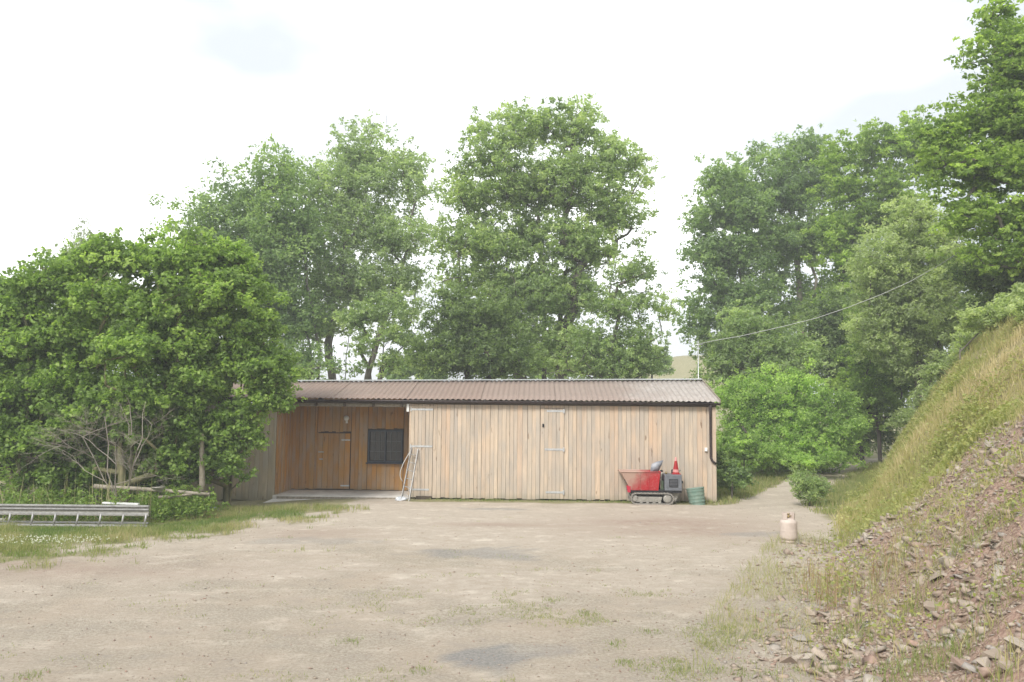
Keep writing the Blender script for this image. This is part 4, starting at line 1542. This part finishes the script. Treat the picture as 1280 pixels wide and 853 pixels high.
# aerial mast and overhead cable
q = P(873, 470, 27.5)
mast = empty('mast', 'thin grey pole standing behind the right end of the shed roof', 'pole', (q.x, 27.5, 0), 0)
zt = P(873, 426, 27.5).z
MB().tube([(0, 0, -.1), (0, 0, zt)], .016, 8).build('pole', M['galv'], mast)
MB().tube([(-.12, 0, zt - .15), (.16, 0, zt - .12)], .016, 8).build('crossarm', M['galv'], mast)
cp = [P(874, 430, 27.5), P(890, 426.5, 27.3), P(925, 420.5, 26.9), P(978, 408.5, 26.4), P(1020, 398, 26.0), P(1060, 384.5, 25.6), P(1100, 369, 25.3), P(1136, 353, 25.0), P(1175, 331, 24.7), P(1215, 305, 24.4)]
cc = cp[0].copy()
o = MB().tube([q - cc for q in cp], .008, 6).build('overhead_cable', M['cable']); o.location = cc
tag(o, 'pale sagging overhead cable running from the mast into the right-hand trees', 'cable')

# ================================================================== TREES
GB = 'tall trees behind the shed'
tree('ash_tree', 'rounded mid-green tree furthest left behind the shed, crown above the hazel', 'tree', P(385, 520, 37), [[(388, 430, 0), (350, 330, 0)], [(400, 440, .5), (375, 300, .5)]],
     [(290, 262, 55, 40), (345, 222, 42, 38), (262, 300, 38, 35), (330, 300, 60, 50), (305, 360, 70, 55), (372, 300, 40, 50), (345, 400, 60, 45), (360, 450, 50, 30), (240, 285, 22, 25), (330, 458, 50, 18, -2), (392, 458, 42, 18, -2), (440, 462, 30, 12, -2)],
     37, 165, 31000, .24, .13, M['leaf_oak'], M['bark_grey'], .22, group=GB)
tree('ash_tree', 'tall pale feathery tree with several thin stems, left of the big crown', 'tree', P(432, 520, 40), [[(410, 430, 0), (430, 320, 0), (450, 220, 0)], [(434, 430, 1), (455, 330, 1)], [(470, 430, 0), (505, 330, 0), (520, 250, 0)]],
     [(445, 188, 42, 34), (405, 235, 45, 40), (470, 225, 50, 45), (520, 235, 32, 38), (430, 285, 60, 45), (500, 290, 45, 45), (415, 350, 55, 45), (478, 350, 55, 35), (510, 385, 25, 25), (400, 405, 45, 30), (430, 380, 35, 30), (535, 290, 24, 34), (515, 205, 28, 26), (465, 165, 34, 20), (385, 265, 30, 34)],
     40, 220, 32000, .23, .12, M['leaf_ashpale'], M['bark_grey'], .20, rfac=.36, group=GB, extra_twigs=160, fill=.5)
tree('ash_tree', 'thin pair of bare-stemmed trees with a sparse crown left of the biggest tree', 'tree', P(468, 520, 36), [[(462, 460, 0), (470, 415, 0), (482, 380, 0)], [(477, 460, .4), (480, 410, .4), (500, 380, .4)]],
     [(478, 385, 34, 24), (500, 420, 25, 22), (455, 430, 20, 18), (445, 395, 24, 20), (520, 445, 25, 16), (490, 455, 24, 12)],
     36, 40, 5500, .20, .11, M['leaf_ash'], M['bark_dark'], .11, group=GB)
tree('ash_tree', 'biggest tree behind the middle of the shed with a broad domed crown', 'tree', P(682, 520, 35), [[(645, 455, 0), (620, 390, 0), (600, 300, 0)], [(680, 450, .3), (680, 360, 0), (672, 260, 0)], [(705, 440, 0), (720, 350, -.3), (740, 260, 0)], [(700, 450, .8), (700, 380, .8), (715, 300, .5)]],
     [(600, 190, 42, 36), (655, 165, 52, 36), (710, 160, 50, 34), (765, 200, 42, 42), (585, 245, 38, 42), (640, 230, 55, 45), (705, 230, 55, 45), (775, 255, 40, 45), (615, 300, 55, 45), (680, 300, 55, 42), (740, 310, 50, 40), (600, 350, 50, 40), (665, 365, 60, 45), (720, 370, 40, 35), (680, 430, 55, 35), (640, 410, 45, 40), (565, 300, 26, 40), (570, 210, 26, 26), (800, 225, 22, 34), (560, 350, 24, 30), (800, 300, 20, 24), (690, 140, 34, 18)],
     35, 340, 54000, .21, .115, M['leaf_ash'], M['bark_grey'], .26, rfac=.33, group=GB, extra_twigs=220, fill=.5)
tree('holly_tree', 'dark bushy tree low behind the shed, left under the biggest crown', 'tree', P(585, 520, 32), [[(585, 440, 0)], [(610, 440, .3)]],
     [(575, 400, 40, 32), (615, 400, 40, 34), (545, 440, 40, 28), (590, 445, 55, 30), (635, 450, 40, 24), (565, 375, 25, 22)],
     32, 85, 17000, .17, .10, M['leaf_dark'], M['bark_dark'], .14, group=GB)
tree('ash_tree', 'sparse thin-twigged tree right of the biggest crown above the shed', 'tree', P(765, 520, 33), [[(765, 440, 0), (775, 380, 0)], [(750, 450, .3), (745, 400, .3)]],
     [(790, 340, 34, 26), (815, 385, 32, 26), (770, 385, 38, 28), (745, 430, 45, 32), (800, 430, 42, 28), (700, 455, 40, 18), (770, 460, 60, 18), (812, 455, 30, 18)],
     33, 100, 14000, .17, .09, M['leaf_ash'], M['bark_grey'], .13, rfac=.36, group=GB, extra_twigs=220, fill=.5)
# low scrub line beyond
for i, (px, py, rx, ry, Y, lb) in enumerate(((520, 462, 40, 16, 52, 'low dark scrub seen through the stems left of the biggest tree'), (655, 455, 50, 20, 55, 'low scrub far behind the trunk of the biggest tree'), (740, 458, 50, 16, 60, 'low bright scrub far behind, right of the biggest trunk'), (815, 448, 20, 20, 62, 'small round bushes on the far pale field by the roof end'))):
    tree('scrub_bush', lb, 'bush', P(px, 520, Y), [[(px, py + 15, 0)]], [(px - rx * .4, py, rx * .6, ry), (px + rx * .4, py + 3, rx * .6, ry)], Y, 26, 3500, .30, .18, M['leaf_oak'], M['bark_dark'], .08, group='scrub beyond the shed')
tree('conifer', 'small dark conifer top poking above the hazel on the left', 'tree', P(105, 520, 42), [[(105, 272, 0)]],
     [(105, 282, 8, 12), (104, 300, 18, 14), (106, 325, 26, 20), (105, 350, 34, 26)], 42, 60, 7000, .22, .07, M['leaf_conifer'], M['bark_dark'], .16)

# right-hand group
GR = 'trees right of the shed'
tree('oak_tree', 'tall blue-green tree at the left edge of the right-hand group', 'tree', P(925, 530, 42), [[(930, 430, 0), (925, 330, 0), (915, 250, 0)], [(950, 430, .4), (955, 330, 0)]],
     [(905, 228, 30, 24), (885, 270, 34, 30), (925, 260, 38, 34), (895, 320, 36, 32), (870, 305, 20, 18), (930, 320, 36, 36), (895, 375, 38, 30), (935, 380, 40, 30), (875, 405, 28, 24), (905, 425, 40, 26)],
     42, 150, 24000, .25, .14, M['leaf_oak'], M['bark_grey'], .24, rfac=.38, group=GR)
tree('oak_tree', 'tall domed tree with a pale leaning trunk, second in the right-hand group', 'tree', P(1005, 530, 44), [[(1003, 430, 0), (998, 340, 0), (985, 250, 0)], [(1012, 430, .4), (1020, 350, 0), (1000, 280, .5)]],
     [(965, 200, 36, 28), (1005, 195, 40, 28), (950, 245, 40, 36), (1000, 245, 42, 36), (1030, 225, 26, 30), (965, 300, 42, 34), (1015, 300, 36, 36), (970, 350, 28, 26), (1035, 360, 24, 30), (1010, 380, 34, 30), (975, 400, 34, 26), (1040, 300, 28, 34)],
     44, 150, 25000, .26, .14, M['leaf_oak'], M['bark_pale'], .27, rfac=.38, group=GR)
tree('beech_tree', 'yellow-green tree with drooping sprays, third in the right-hand group', 'tree', P(1055, 535, 40), [[(1045, 430, 0), (1055, 330, 0), (1080, 240, 0)], [(1030, 440, .6), (1030, 340, .6)]],
     [(1060, 195, 42, 24), (1100, 185, 42, 26), (1140, 170, 40, 26), (1055, 235, 36, 26), (1100, 230, 46, 32), (1070, 280, 40, 30), (1055, 330, 30, 28), (1120, 270, 40, 30), (1165, 200, 30, 30), (1050, 380, 34, 34), (1085, 350, 34, 30), (1045, 290, 26, 30)],
     40, 160, 25000, .24, .14, M['leaf_beech'], M['bark_dark'], .26, rfac=.40, group=GR, flat=.4)
tree('willow_tree', 'soft grey-green willow on the bank below the right-hand crowns', 'tree', P(1150, 500, 30), [[(1150, 430, 0), (1140, 330, 0)], [(1175, 430, 0), (1190, 350, 0)]],
     [(1120, 285, 38, 30), (1160, 300, 42, 36), (1110, 330, 42, 36), (1160, 355, 46, 40), (1200, 340, 40, 40), (1115, 385, 42, 36), (1165, 410, 48, 38), (1210, 395, 36, 34), (1125, 435, 40, 30), (1175, 450, 34, 20), (1090, 350, 24, 30), (1085, 410, 26, 30), (1145, 265, 30, 20), (1140, 460, 34, 22), (1215, 430, 30, 18)],
     30, 190, 42000, .17, .085, M['leaf_willow'], M['bark_grey'], .16, group=GR)
tree('beech_tree', 'large bright green overhanging tree filling the top right corner', 'tree', P(1400, 480, 23), [[(1380, 330, 0), (1330, 200, 0), (1290, 90, 0)], [(1370, 300, 1.5), (1300, 260, 1.0)]],
     [(1265, 30, 45, 40), (1230, 65, 36, 30), (1290, 85, 60, 50), (1215, 135, 46, 36), (1270, 150, 60, 46), (1175, 165, 34, 24), (1190, 200, 48, 34), (1250, 215, 60, 44), (1175, 235, 30, 26), (1215, 270, 46, 34), (1275, 285, 55, 44), (1245, 320, 46, 34), (1330, 180, 60, 80), (1350, 60, 60, 60), (1320, 300, 50, 60)],
     23, 360, 78000, .135, .085, M['leaf_beech'], M['bark_grey'], .30, rfac=.36, group=GR, flat=.42)
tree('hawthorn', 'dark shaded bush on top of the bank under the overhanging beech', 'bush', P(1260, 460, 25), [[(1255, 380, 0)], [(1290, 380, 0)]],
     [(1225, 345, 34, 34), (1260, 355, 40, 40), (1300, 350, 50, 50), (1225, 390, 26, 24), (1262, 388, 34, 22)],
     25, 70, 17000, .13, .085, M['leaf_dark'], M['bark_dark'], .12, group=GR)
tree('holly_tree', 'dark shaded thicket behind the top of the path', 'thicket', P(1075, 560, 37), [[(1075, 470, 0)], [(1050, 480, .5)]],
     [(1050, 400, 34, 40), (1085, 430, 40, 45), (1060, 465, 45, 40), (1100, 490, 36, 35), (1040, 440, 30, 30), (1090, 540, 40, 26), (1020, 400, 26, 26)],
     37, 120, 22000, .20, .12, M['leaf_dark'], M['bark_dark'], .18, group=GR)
tree('hazel_bush', 'spreading bright bush at the foot of the bank top, left of the willow', 'bush', P(1100, 560, 33), [[(1095, 500, 0)]],
     [(1085, 395, 24, 20), (1080, 440, 28, 22), (1105, 470, 30, 26), (1130, 475, 30, 24), (1150, 460, 24, 20), (1075, 490, 24, 24), (1095, 505, 30, 22), (1115, 520, 20, 16)],
     33, 60, 10000, .17, .10, M['leaf_beech'], M['bark_dark'], .08, group=GR)
cr = []
for px, py, rx, ry in ((1115, 535, 14, 10), (1140, 505, 20, 14), (1160, 488, 18, 14), (1185, 468, 24, 17), (1212, 450, 20, 15), (1240, 430, 26, 18), (1268, 412, 24, 18), (1300, 392, 28, 22)):
    d0 = None
    for q in range(0, 60, 3):            # first row of the crest that the bank really fills
        X_, Y_ = onbank(px, py - 24 + q)
        if math.hypot(X_, Y_) < 40: d0 = (py - 24 + q, Y_); break
    if d0: cr.append((px, d0[0] - ry * .8, rx * 1.25, ry * 1.35, d0[1] - 22 + .3))
tree('willow_scrub', 'low pale green scrub spilling along the crest of the grassy bank', 'scrub', P(1200, 450, 22), [[(1200, 440, 0)]],
     cr, 22, 130, 24000, .10, .05, M['leaf_willow'], M['bark_grey'], .02, r_tip=.006, group=GR)
GU = 'bushes beside the path'
tree('laurel_bush', 'big rounded bright green bush just right of the shed', 'bush', P(985, 560, 31), [[(985, 530, 0)], [(960, 530, .3)], [(1020, 535, .2)]],
     [(925, 500, 34, 32), (965, 490, 36, 30), (1005, 490, 34, 28), (1040, 505, 32, 28), (935, 535, 34, 28), (985, 530, 46, 34), (1035, 540, 42, 28), (1060, 520, 22, 20), (915, 555, 22, 22), (940, 575, 34, 18, -.5), (990, 575, 40, 18, -.5), (1040, 570, 40, 20, -.3), (960, 560, 40, 22, -.8), (1010, 560, 40, 22, -.8)],
     31, 150, 36000, .13, .075, M['leaf_laurel'], M['bark_dark'], .07, group=GU, rfac=.40, up=.45)
tree('elder_bush', 'duller green bush rising behind the big rounded bush', 'bush', P(945, 540, 36), [[(945, 470, 0)], [(970, 470, .3)]],
     [(935, 410, 34, 24), (970, 430, 38, 26), (915, 445, 34, 28), (955, 460, 50, 30), (1005, 450, 30, 26), (890, 470, 22, 22)],
     36, 100, 19000, .19, .11, M['leaf_ash'], M['bark_dark'], .10, group=GU)
tree('bramble_bush', 'low dark bramble against the right end of the shed', 'bramble', P(915, 612, 23.6), [[(915, 595, 0)]],
     [(903, 590, 16, 20), (915, 598, 22, 16), (900, 572, 8, 12), (928, 600, 14, 10)], 23.9, 44, 7000, .085, .055, M['leaf_oak'], M['bark_dark'], .03, r_tip=.006, depth=.8)
tree('broom_bush', 'small upright dark green bush between the path and the bank', 'bush', P(1012, 622, 22.3), [[(1010, 600, 0)]],
     [(1006, 600, 17, 14), (1020, 606, 15, 13), (1004, 616, 16, 12), (1018, 620, 16, 10), (1030, 612, 10, 10)], 22.3, 60, 4200, .10, .022, M['leaf_ash'], M['bark_dark'], .03, r_tip=.006, up=.1)
tree('fern_clump', 'feathery pale green fern growth in front of the big rounded bush', 'ferns', P(930, 590, 29), [[(930, 575, 0)]],
     [(905, 560, 16, 14), (930, 560, 22, 14), (960, 568, 20, 10), (1000, 575, 26, 8), (1040, 574, 26, 8)], 28.8, 60, 8000, .14, .05, M['leaf_laurel'], M['bark_dark'], .02, r_tip=.006, up=.2)

# left hazels
GH = 'hazels left of the shed'
tree('hazel_tree', 'dense leafy hazel at the left edge of the yard', 'tree', P(20, 620, 20), [[(30, 520, 0), (40, 430, 0)], [(0, 500, .3)], [(60, 480, .2)]],
     [(20, 380, 48, 40), (65, 350, 42, 36), (-30, 400, 50, 60), (30, 430, 60, 44), (90, 410, 46, 40), (20, 490, 60, 44), (80, 480, 48, 40), (25, 550, 60, 40), (85, 545, 44, 36), (-40, 500, 50, 60), (40, 590, 50, 20), (-60, 580, 50, 30)],
     20.3, 300, 63000, .108, .075, M['leaf_hazel'], M['bark_mossy'], .11, rfac=.36, group=GH, up=.6)
tree('hazel_tree', 'tallest hazel in the middle with a mossy trunk showing at its foot', 'tree', P(156, 612, 19.7), [[(153, 560, .1), (158, 500, .5), (150, 430, .9), (160, 360, 1.0)], [(170, 520, .7), (200, 400, 1.0)], [(140, 500, .8), (110, 400, 1.0)]],
     [(130, 325, 44, 34), (185, 322, 46, 34), (235, 320, 44, 34), (140, 375, 50, 40), (200, 375, 55, 42), (255, 365, 42, 38), (120, 440, 40, 36, .4), (190, 440, 50, 36, .4), (240, 430, 40, 36, .2), (230, 490, 36, 40, .3), (100, 585, 50, 24, .5), (205, 575, 40, 30, .2), (60, 590, 50, 20, .6), (190, 530, 44, 34, -.1), (110, 520, 44, 34, -.1), (160, 440, 44, 34, -.7), (145, 500, 40, 30, -.5), (185, 490, 40, 30, -.5), (180, 500, 60, 40, 1.3), (110, 510, 44, 40, 1.0), (130, 560, 40, 36, 1.4), (200, 560, 44, 36, 1.2)],
     20.0, 320, 70000, .108, .075, M['leaf_hazel'], M['bark_mossy'], .085, rfac=.36, group=GH, up=.6)
tree('hazel_tree', 'lighter green hazel whose boughs hang over the left end of the shed', 'tree', P(285, 612, 21.4), [[(282, 540, -.4), (285, 450, -.5), (290, 380, -.6)], [(300, 480, -.8), (330, 430, -1.0)]],
     [(280, 330, 36, 30), (300, 370, 40, 36), (255, 410, 40, 36), (315, 415, 36, 34), (345, 470, 26, 26), (290, 455, 46, 38), (330, 495, 34, 26), (250, 480, 44, 40), (300, 525, 34, 24), (250, 545, 36, 32), (272, 572, 30, 26), (235, 590, 34, 22), (290, 590, 26, 20), (255, 545, 36, 36), (310, 545, 26, 22), (330, 455, 34, 36), (345, 505, 22, 14), (290, 560, 18, 22)],
     20.6, 300, 61000, .103, .07, M['leaf_hazel'], M['bark_mossy'], .10, rfac=.34, depth=.75, group=GH, up=.6)
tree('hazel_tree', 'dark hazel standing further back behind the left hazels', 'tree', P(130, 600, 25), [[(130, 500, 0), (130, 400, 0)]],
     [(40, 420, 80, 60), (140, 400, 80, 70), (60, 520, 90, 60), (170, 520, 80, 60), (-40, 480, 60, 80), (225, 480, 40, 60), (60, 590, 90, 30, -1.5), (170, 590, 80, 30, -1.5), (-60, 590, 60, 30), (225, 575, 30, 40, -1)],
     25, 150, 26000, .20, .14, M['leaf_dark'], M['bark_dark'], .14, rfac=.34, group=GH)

# dead bare shrub in front of the hazels
def dead_shrub():
    base = P(158, 612, 19.0); base.z = float(HT(base.x, base.y)) - .05
    mb = MB(); rr = random.Random(5)

    def grow(p, d, ln, r_, depth):
        n_ = 4; pts = [p]; q = p
        for i in range(n_):
            d = (d + Vector((rr.gauss(0, .16), rr.gauss(0, .10), rr.gauss(0, .10) - (.03 if depth > 1 else 0)))).normalized()
            q = q + d * (ln / n_); pts.append(q)
        mb.tube(pts, [r_ * (1 - .14 * i) for i in range(n_ + 1)], 5 if depth < 2 else 3, cap=False)
        if depth >= 4 or len(mb.f) > 24000: return
        for i in range(2, n_ + 1):
            for _ in range(2 if depth > 0 else 1):
                a = rr.uniform(0, 6.28); side = Vector((math.cos(a), .6 * math.sin(a), rr.uniform(-.15, .6)))
                grow(pts[i], (d * .6 + side * .9).normalized(), ln * rr.uniform(.38, .58), r_ * .52, depth + 1)
    for dx_, dz_, l_ in ((0, 1, 2.2), (-.18, 1, 2.0), (.2, 1, 2.1), (-.08, 1.2, 2.5)):
        grow(Vector((0, 0, 0)), Vector((dx_, -.05, dz_)).normalized(), l_, .020, 0)
    # twigs carried higher up
    grow(Vector((.05, 0, 2.0)), Vector((.1, 0, 1)), 1.0, .013, 1)
    grow(Vector((.0, 0, 2.0)), Vector((-.3, 0, 1)), .9, .012, 1)
    o = mb.build('dead_shrub', simple('dead_twigs', (.34, .30, .25), .9)); o.location = base
    tag(o, 'leafless grey twiggy dead shrub in front of the middle hazel', 'dead shrub')
dead_shrub()

# tall weeds below the hazels
def weed_stems(xy, h, name, label, cat, mat_s, mat_l, nleaf=26, L=.10, W=.03, kind='stuff', spread=.08):
    pos = []
    for (x, y), hh in zip(xy, h):
        z = float(HT(x, y)); ln = rng.normal(0, .1, 2) * hh
        for q in range(nleaf):
            u = rng.random() ** .8
            pos.append((x + ln[0] * u + rng.normal(0, spread) * (1 - .5 * u), y + ln[1] * u + rng.normal(0, spread) * (1 - .5 * u), z + hh * u))
    pos = np.array(pos); n = len(pos)
    nr = rng.normal(size=(n, 3)); nr[:, 2] += .3; nr /= np.linalg.norm(nr, axis=1, keepdims=True)
    V, Fq = leaves_np(pos, nr, L * rng.uniform(.6, 1.3, n), W * rng.uniform(.6, 1.3, n))
    me = np_mesh(name, V, Fq, mat_l, np.repeat(np.clip(rng.normal(.5, .22, n), 0, 1), 4))
    o = link(bpy.data.objects.new(name, me)); tag(o, label, cat, kind=kind)
    return o


def disc(n, cx, cy, rx, ry):
    a = rng.uniform(0, 6.28, n); r = rng.random(n) ** .5
    return np.stack([cx + rx * r * np.cos(a), cy + ry * r * np.sin(a)], 1)


xL = lambda px, Y: P(px, 600, Y).x
xy = np.concatenate([disc(150, xL(110, 20), 20.2, 3.2, .6), disc(90, xL(90, 18.6), 18.7, 2.2, .5), disc(50, xL(215, 19.2), 19.3, 1.0, .4), disc(40, xL(15, 18.8), 19.3, .8, .6)])
weed_stems(xy, rng.uniform(.2, .8, len(xy)), 'verge_weeds', 'rank green weeds along the foot of the hazels', 'weeds', None, M['weed'], 45, .10, .04)
xy = disc(34, xL(100, 18.9), 18.8, 1.7, .55)
blades('dry_stalks', tufty(xy, 5, .12), .25 + 1.15 * rng.random(34 * 5) ** 1.8, np.full(34 * 5, .020), rng.uniform(.3, 1, 34 * 5), leafmat('pale_stalks', (.22, .22, .10), (.32, .30, .15), (.42, .38, .22), .2), 'tall pale dead stalks standing below the middle hazel', 'stalks', lean=.22)

# ================================================================== GRASS
def gen_left(n):
    return np.stack([rng.uniform(-13.5, -3.0, n), 12.8 + 8.6 * rng.random(n)], 1)


base = rejection(11000, gen_left, lambda x, y: grass_mask(x, y) ** 1.5 * (y < 21.8) * (1.0 - .85 * (np.abs(fbm(x, y, 1.1, 3, 99) - .42) < .035)))
xy = tufty(base, 8, .045)
n = len(xy)
straw = fbm(xy[:, 0], xy[:, 1], 1.3, 3, 101)
blades('verge_grass', xy, rng.uniform(.03, .10, n) * (1 + .8 * (straw > .55)), np.full(n, .010), .38 + 1.9 * (straw - .45) + rng.normal(0, .16, n), M['grass'], 'short patchy green grass on the left side of the yard', 'grass')
# grass behind the shed, by the path
def gen_back(n):
    y = 20.5 + 16 * rng.random(n)
    return np.stack([rng.uniform(5.3, 17, n), y], 1)
def pbk(x, y):
    return np.where(x < toe(y) + .2, 1, 0) * grass_mask(x, y) ** 1.5 * np.where((x < 5.75) & (y < 28.5) & (y > 22.9), 0, 1) * (1 - .95 * (pathd(x, y) < .75 + .2 * np.sin(y * 1.7)))
base = rejection(6000, gen_back, pbk)
xy = tufty(base, 9, .07); n = len(xy)
blades('path_grass', xy, rng.uniform(.04, .20, n), np.full(n, .018), .55 + rng.normal(0, .22, n), M['grass'], 'rough grass beside the path at the right end of the shed', 'grass')
# thin line of weeds along the wall foot
xw = rng.uniform(-2.3, 5.3, 2600)
xy = np.stack([xw, 22.82 + (5.62 - xw) * .026 - np.abs(rng.normal(0, .13, 2600))], 1)
keep = rng.random(2600) < (.25 + sstep(.45, .6, fbm(xy[:, 0], xy[:, 1], .8, 3, 7)))
xy = xy[keep]; n = len(xy)
blades('wall_weeds', xy, rng.uniform(.02, .09, n), np.full(n, .014), .35 + rng.normal(0, .2, n), M['grass'], 'thin green weeds along the foot of the shed wall', 'weeds')
# yard weeds
def gen_y(n):
    y = 6.5 + 13 * rng.random(n) ** 1.5
    return np.stack([rng.uniform(-.62, .5, n) * y, y], 1)
def py_(x, y):
    cl = fbm(x, y, .55, 3, 63)
    wz = np.exp(-((x - 1.2) / 2.4) ** 2 - ((y - 9.7) / 2.4) ** 2)
    edge = np.exp(-((x - toe(y) + .5) / .6) ** 2) * .7
    return np.where(x < toe(y), 1, 0) * sstep(.58, .68, cl) * np.clip(wz * 1.0 + edge + .05, 0, 1)
base = rejection(800, gen_y, py_)
xy = tufty(base, 16, .06); n = len(xy)
blades('yard_weeds', xy, rng.uniform(.010, .045, n), np.full(n, .007), .52 + rng.normal(0, .22, n), M['grass'], 'small scattered weeds growing through the yard gravel', 'weeds', lean=.7)
# a few brighter tufts seen near the lower edge
tx = [(40, 845), (895, 838), (925, 842), (965, 845), (1000, 838), (1040, 842), (785, 830), (437, 802), (812, 790), (770, 806), (525, 838), (735, 768), (690, 752), (850, 838)]
pts = []
for a, b_ in tx:
    q = G(a, b_); pts.append((q.x, q.y))
xy = tufty(np.array(pts), 90, .08); n = len(xy)
blades('bright_tufts', xy, rng.uniform(.015, .06, n), np.full(n, .007), .38 + rng.normal(0, .15, n), M['grass'], 'low bright green tufts in the gravel near the camera', 'weeds', lean=.6)

# bank grass
def gen_bg(n):
    y = 4.5 + 34 * rng.random(n) ** 1.35
    x = toe(y) - .3 + 11 * rng.random(n)
    return np.stack([x, y], 1)
def pbg(x, y):
    g_ = 1 - rubble(x, y)
    return np.clip(g_ * (.45 + .9 * fbm(x, y, .7, 3, 111)) + .05, 0, 1) * sstep(13, 8.5, x - toe(y))
base = rejection(12800, gen_bg, pbg)
xy = tufty(base, 11, .08); n = len(xy)
hgt = HT(xy[:, 0], xy[:, 1])
fr = fbm(xy[:, 0], xy[:, 1], 2.3, 3, 121)
straw = .55 + .16 * sstep(1.0, 3.6, hgt) + 1.3 * (fr - .5) + rng.normal(0, .15, n)
dist = np.hypot(xy[:, 0], xy[:, 1])
blades('bank_grass', xy, rng.uniform(.10, .40, n) * (.7 + .5 * fr), np.maximum(.007, dist * .00075), straw, M['bank_grass'], 'long yellowing grass covering the upper bank', 'grass', lean=.45)
# leafy weeds on the lower bank
def gen_w(n):
    y = 7 + 22 * rng.random(n); return np.stack([toe(y) - .1 + 6.5 * rng.random(n) ** 1.2, y], 1)
base = rejection(1250, gen_w, lambda x, y: np.clip((1 - rubble(x, y)) * sstep(.48, .62, fbm(x, y, 1.2, 3, 131)) * sstep(5.5, 2.0, x - toe(y)) + .035, 0, 1))
pts = []
c = np.repeat(base, 22, 0) + rng.normal(0, .13, (len(base) * 22, 2))
zz = HT(c[:, 0], c[:, 1]) + rng.uniform(.03, .34, len(c))
pos = np.stack([c[:, 0], c[:, 1], zz], 1); n = len(pos)
nr = rng.normal(size=(n, 3)) * .6; nr[:, 2] += .8; nr /= np.linalg.norm(nr, axis=1, keepdims=True)
dsc = np.clip(.35 + .04 * pos[:, 1], .5, 1.0)
V, Fq = leaves_np(pos, nr, .085 * rng.uniform(.4, 1.3, n) * dsc, .048 * rng.uniform(.6, 1.3, n) * dsc)
tcl = np.repeat(rng.normal(.55, .2, len(base)), 22)
o = link(bpy.data.objects.new('bank_weeds', np_mesh('bank_weeds', V, Fq, M['bank_weed'], np.repeat(np.clip(tcl + rng.normal(0, .12, n), 0, 1), 4))))
tag(o, 'leafy yellow-green weeds on the lower bank', 'weeds', kind='stuff')
# green tufts among the rubble
tx = [(1058, 745), (1090, 800), (1040, 840), (1135, 770), (1195, 762), (1165, 820), (1185, 832), (1150, 835), (1115, 845), (1205, 815), (1248, 752), (1085, 700), (1225, 665), (1262, 640), (1180, 690), (1070, 640), (1255, 850), (1130, 680), (1275, 690)]
pts = [onbank(a, b_) for a, b_ in tx] + [tuple(q) for q in rejection(26, gen_bank, lambda x, y: rubble(x, y) * (x > toe(y)))]
xy = tufty(np.array(pts), 90, .13); n = len(xy)
blades('rubble_tufts', xy, rng.uniform(.04, .20, n), np.full(n, .006), .38 + rng.normal(0, .15, n), M['grass'], 'bright green grass tufts growing between the bank stones', 'grass', lean=.5)
# dry brown dock stems at the foot of the bank
pts = [onbank(a, b_) for a, b_ in ((1040, 748), (1050, 755), (1062, 740), (1030, 740), (1048, 765), (1072, 755), (1105, 720), (1118, 715), (1022, 760), (1012, 735), (1150, 720), (1092, 735))]
xy = tufty(np.array(pts), 12, .09); n = len(xy)
blades('dry_stems', xy, rng.uniform(.18, .55, n), np.full(n, .009), rng.uniform(.1, .9, n), M['dry'], 'dry brown dock stems standing at the foot of the bank', 'stalks', lean=.2)
xy = rejection(15000, gen_bank, lambda x, y: rubble(x, y) * (.1 + sstep(.45, .6, fbm(x, y, .9, 3, 141))))
n = len(xy)
blades('straw_litter', xy, rng.uniform(.05, .25, n), np.full(n, .006), rng.uniform(.4, 1.0, n), M['grass'], 'straw-coloured dead grass strewn among the stones', 'grass', lean=.9)
# clover heads at left
xy = np.concatenate([disc(300, xL(20, 15.3), 15.3, 1.6, .6), disc(50, xL(95, 15.3), 15.4, .8, .5)]); n = len(xy)
pos = np.stack([xy[:, 0], xy[:, 1], HT(xy[:, 0], xy[:, 1]) + rng.uniform(.05, .10, n)], 1)
nr = rng.normal(size=(n, 3)); nr /= np.linalg.norm(nr, axis=1, keepdims=True)
V, Fq = leaves_np(np.concatenate([pos, pos]), np.concatenate([nr, np.roll(nr, 1, 1)]), np.full(2 * n, .028), np.full(2 * n, .028))
o = link(bpy.data.objects.new('clover_flowers', np_mesh('clover_flowers', V, Fq, M['petal'], rng.random(8 * n)))); tag(o, 'small white clover heads in the grass at the left edge', 'flowers', kind='stuff')

# ================================================================== HAZE
HAZE = 0.0024
if HAZE > 0:
    hz = MB().box((0, 60, 15.5), (1300, 1300, 34)).build('haze', None)
    m = bpy.data.materials.new('haze_air'); m.use_nodes = True
    t = m.node_tree; t.nodes.clear()
    o_ = t.nodes.new('ShaderNodeOutputMaterial'); pv = t.nodes.new('ShaderNodeVolumePrincipled')
    pv.inputs['Color'].default_value = (.95, .97, 1, 1); pv.inputs['Density'].default_value = HAZE
    t.links.new(pv.outputs[0], o_.inputs['Volume'])
    hz.data.materials.append(m)
    tag(hz, 'thin pale summer haze filling the air', 'haze', kind='stuff')
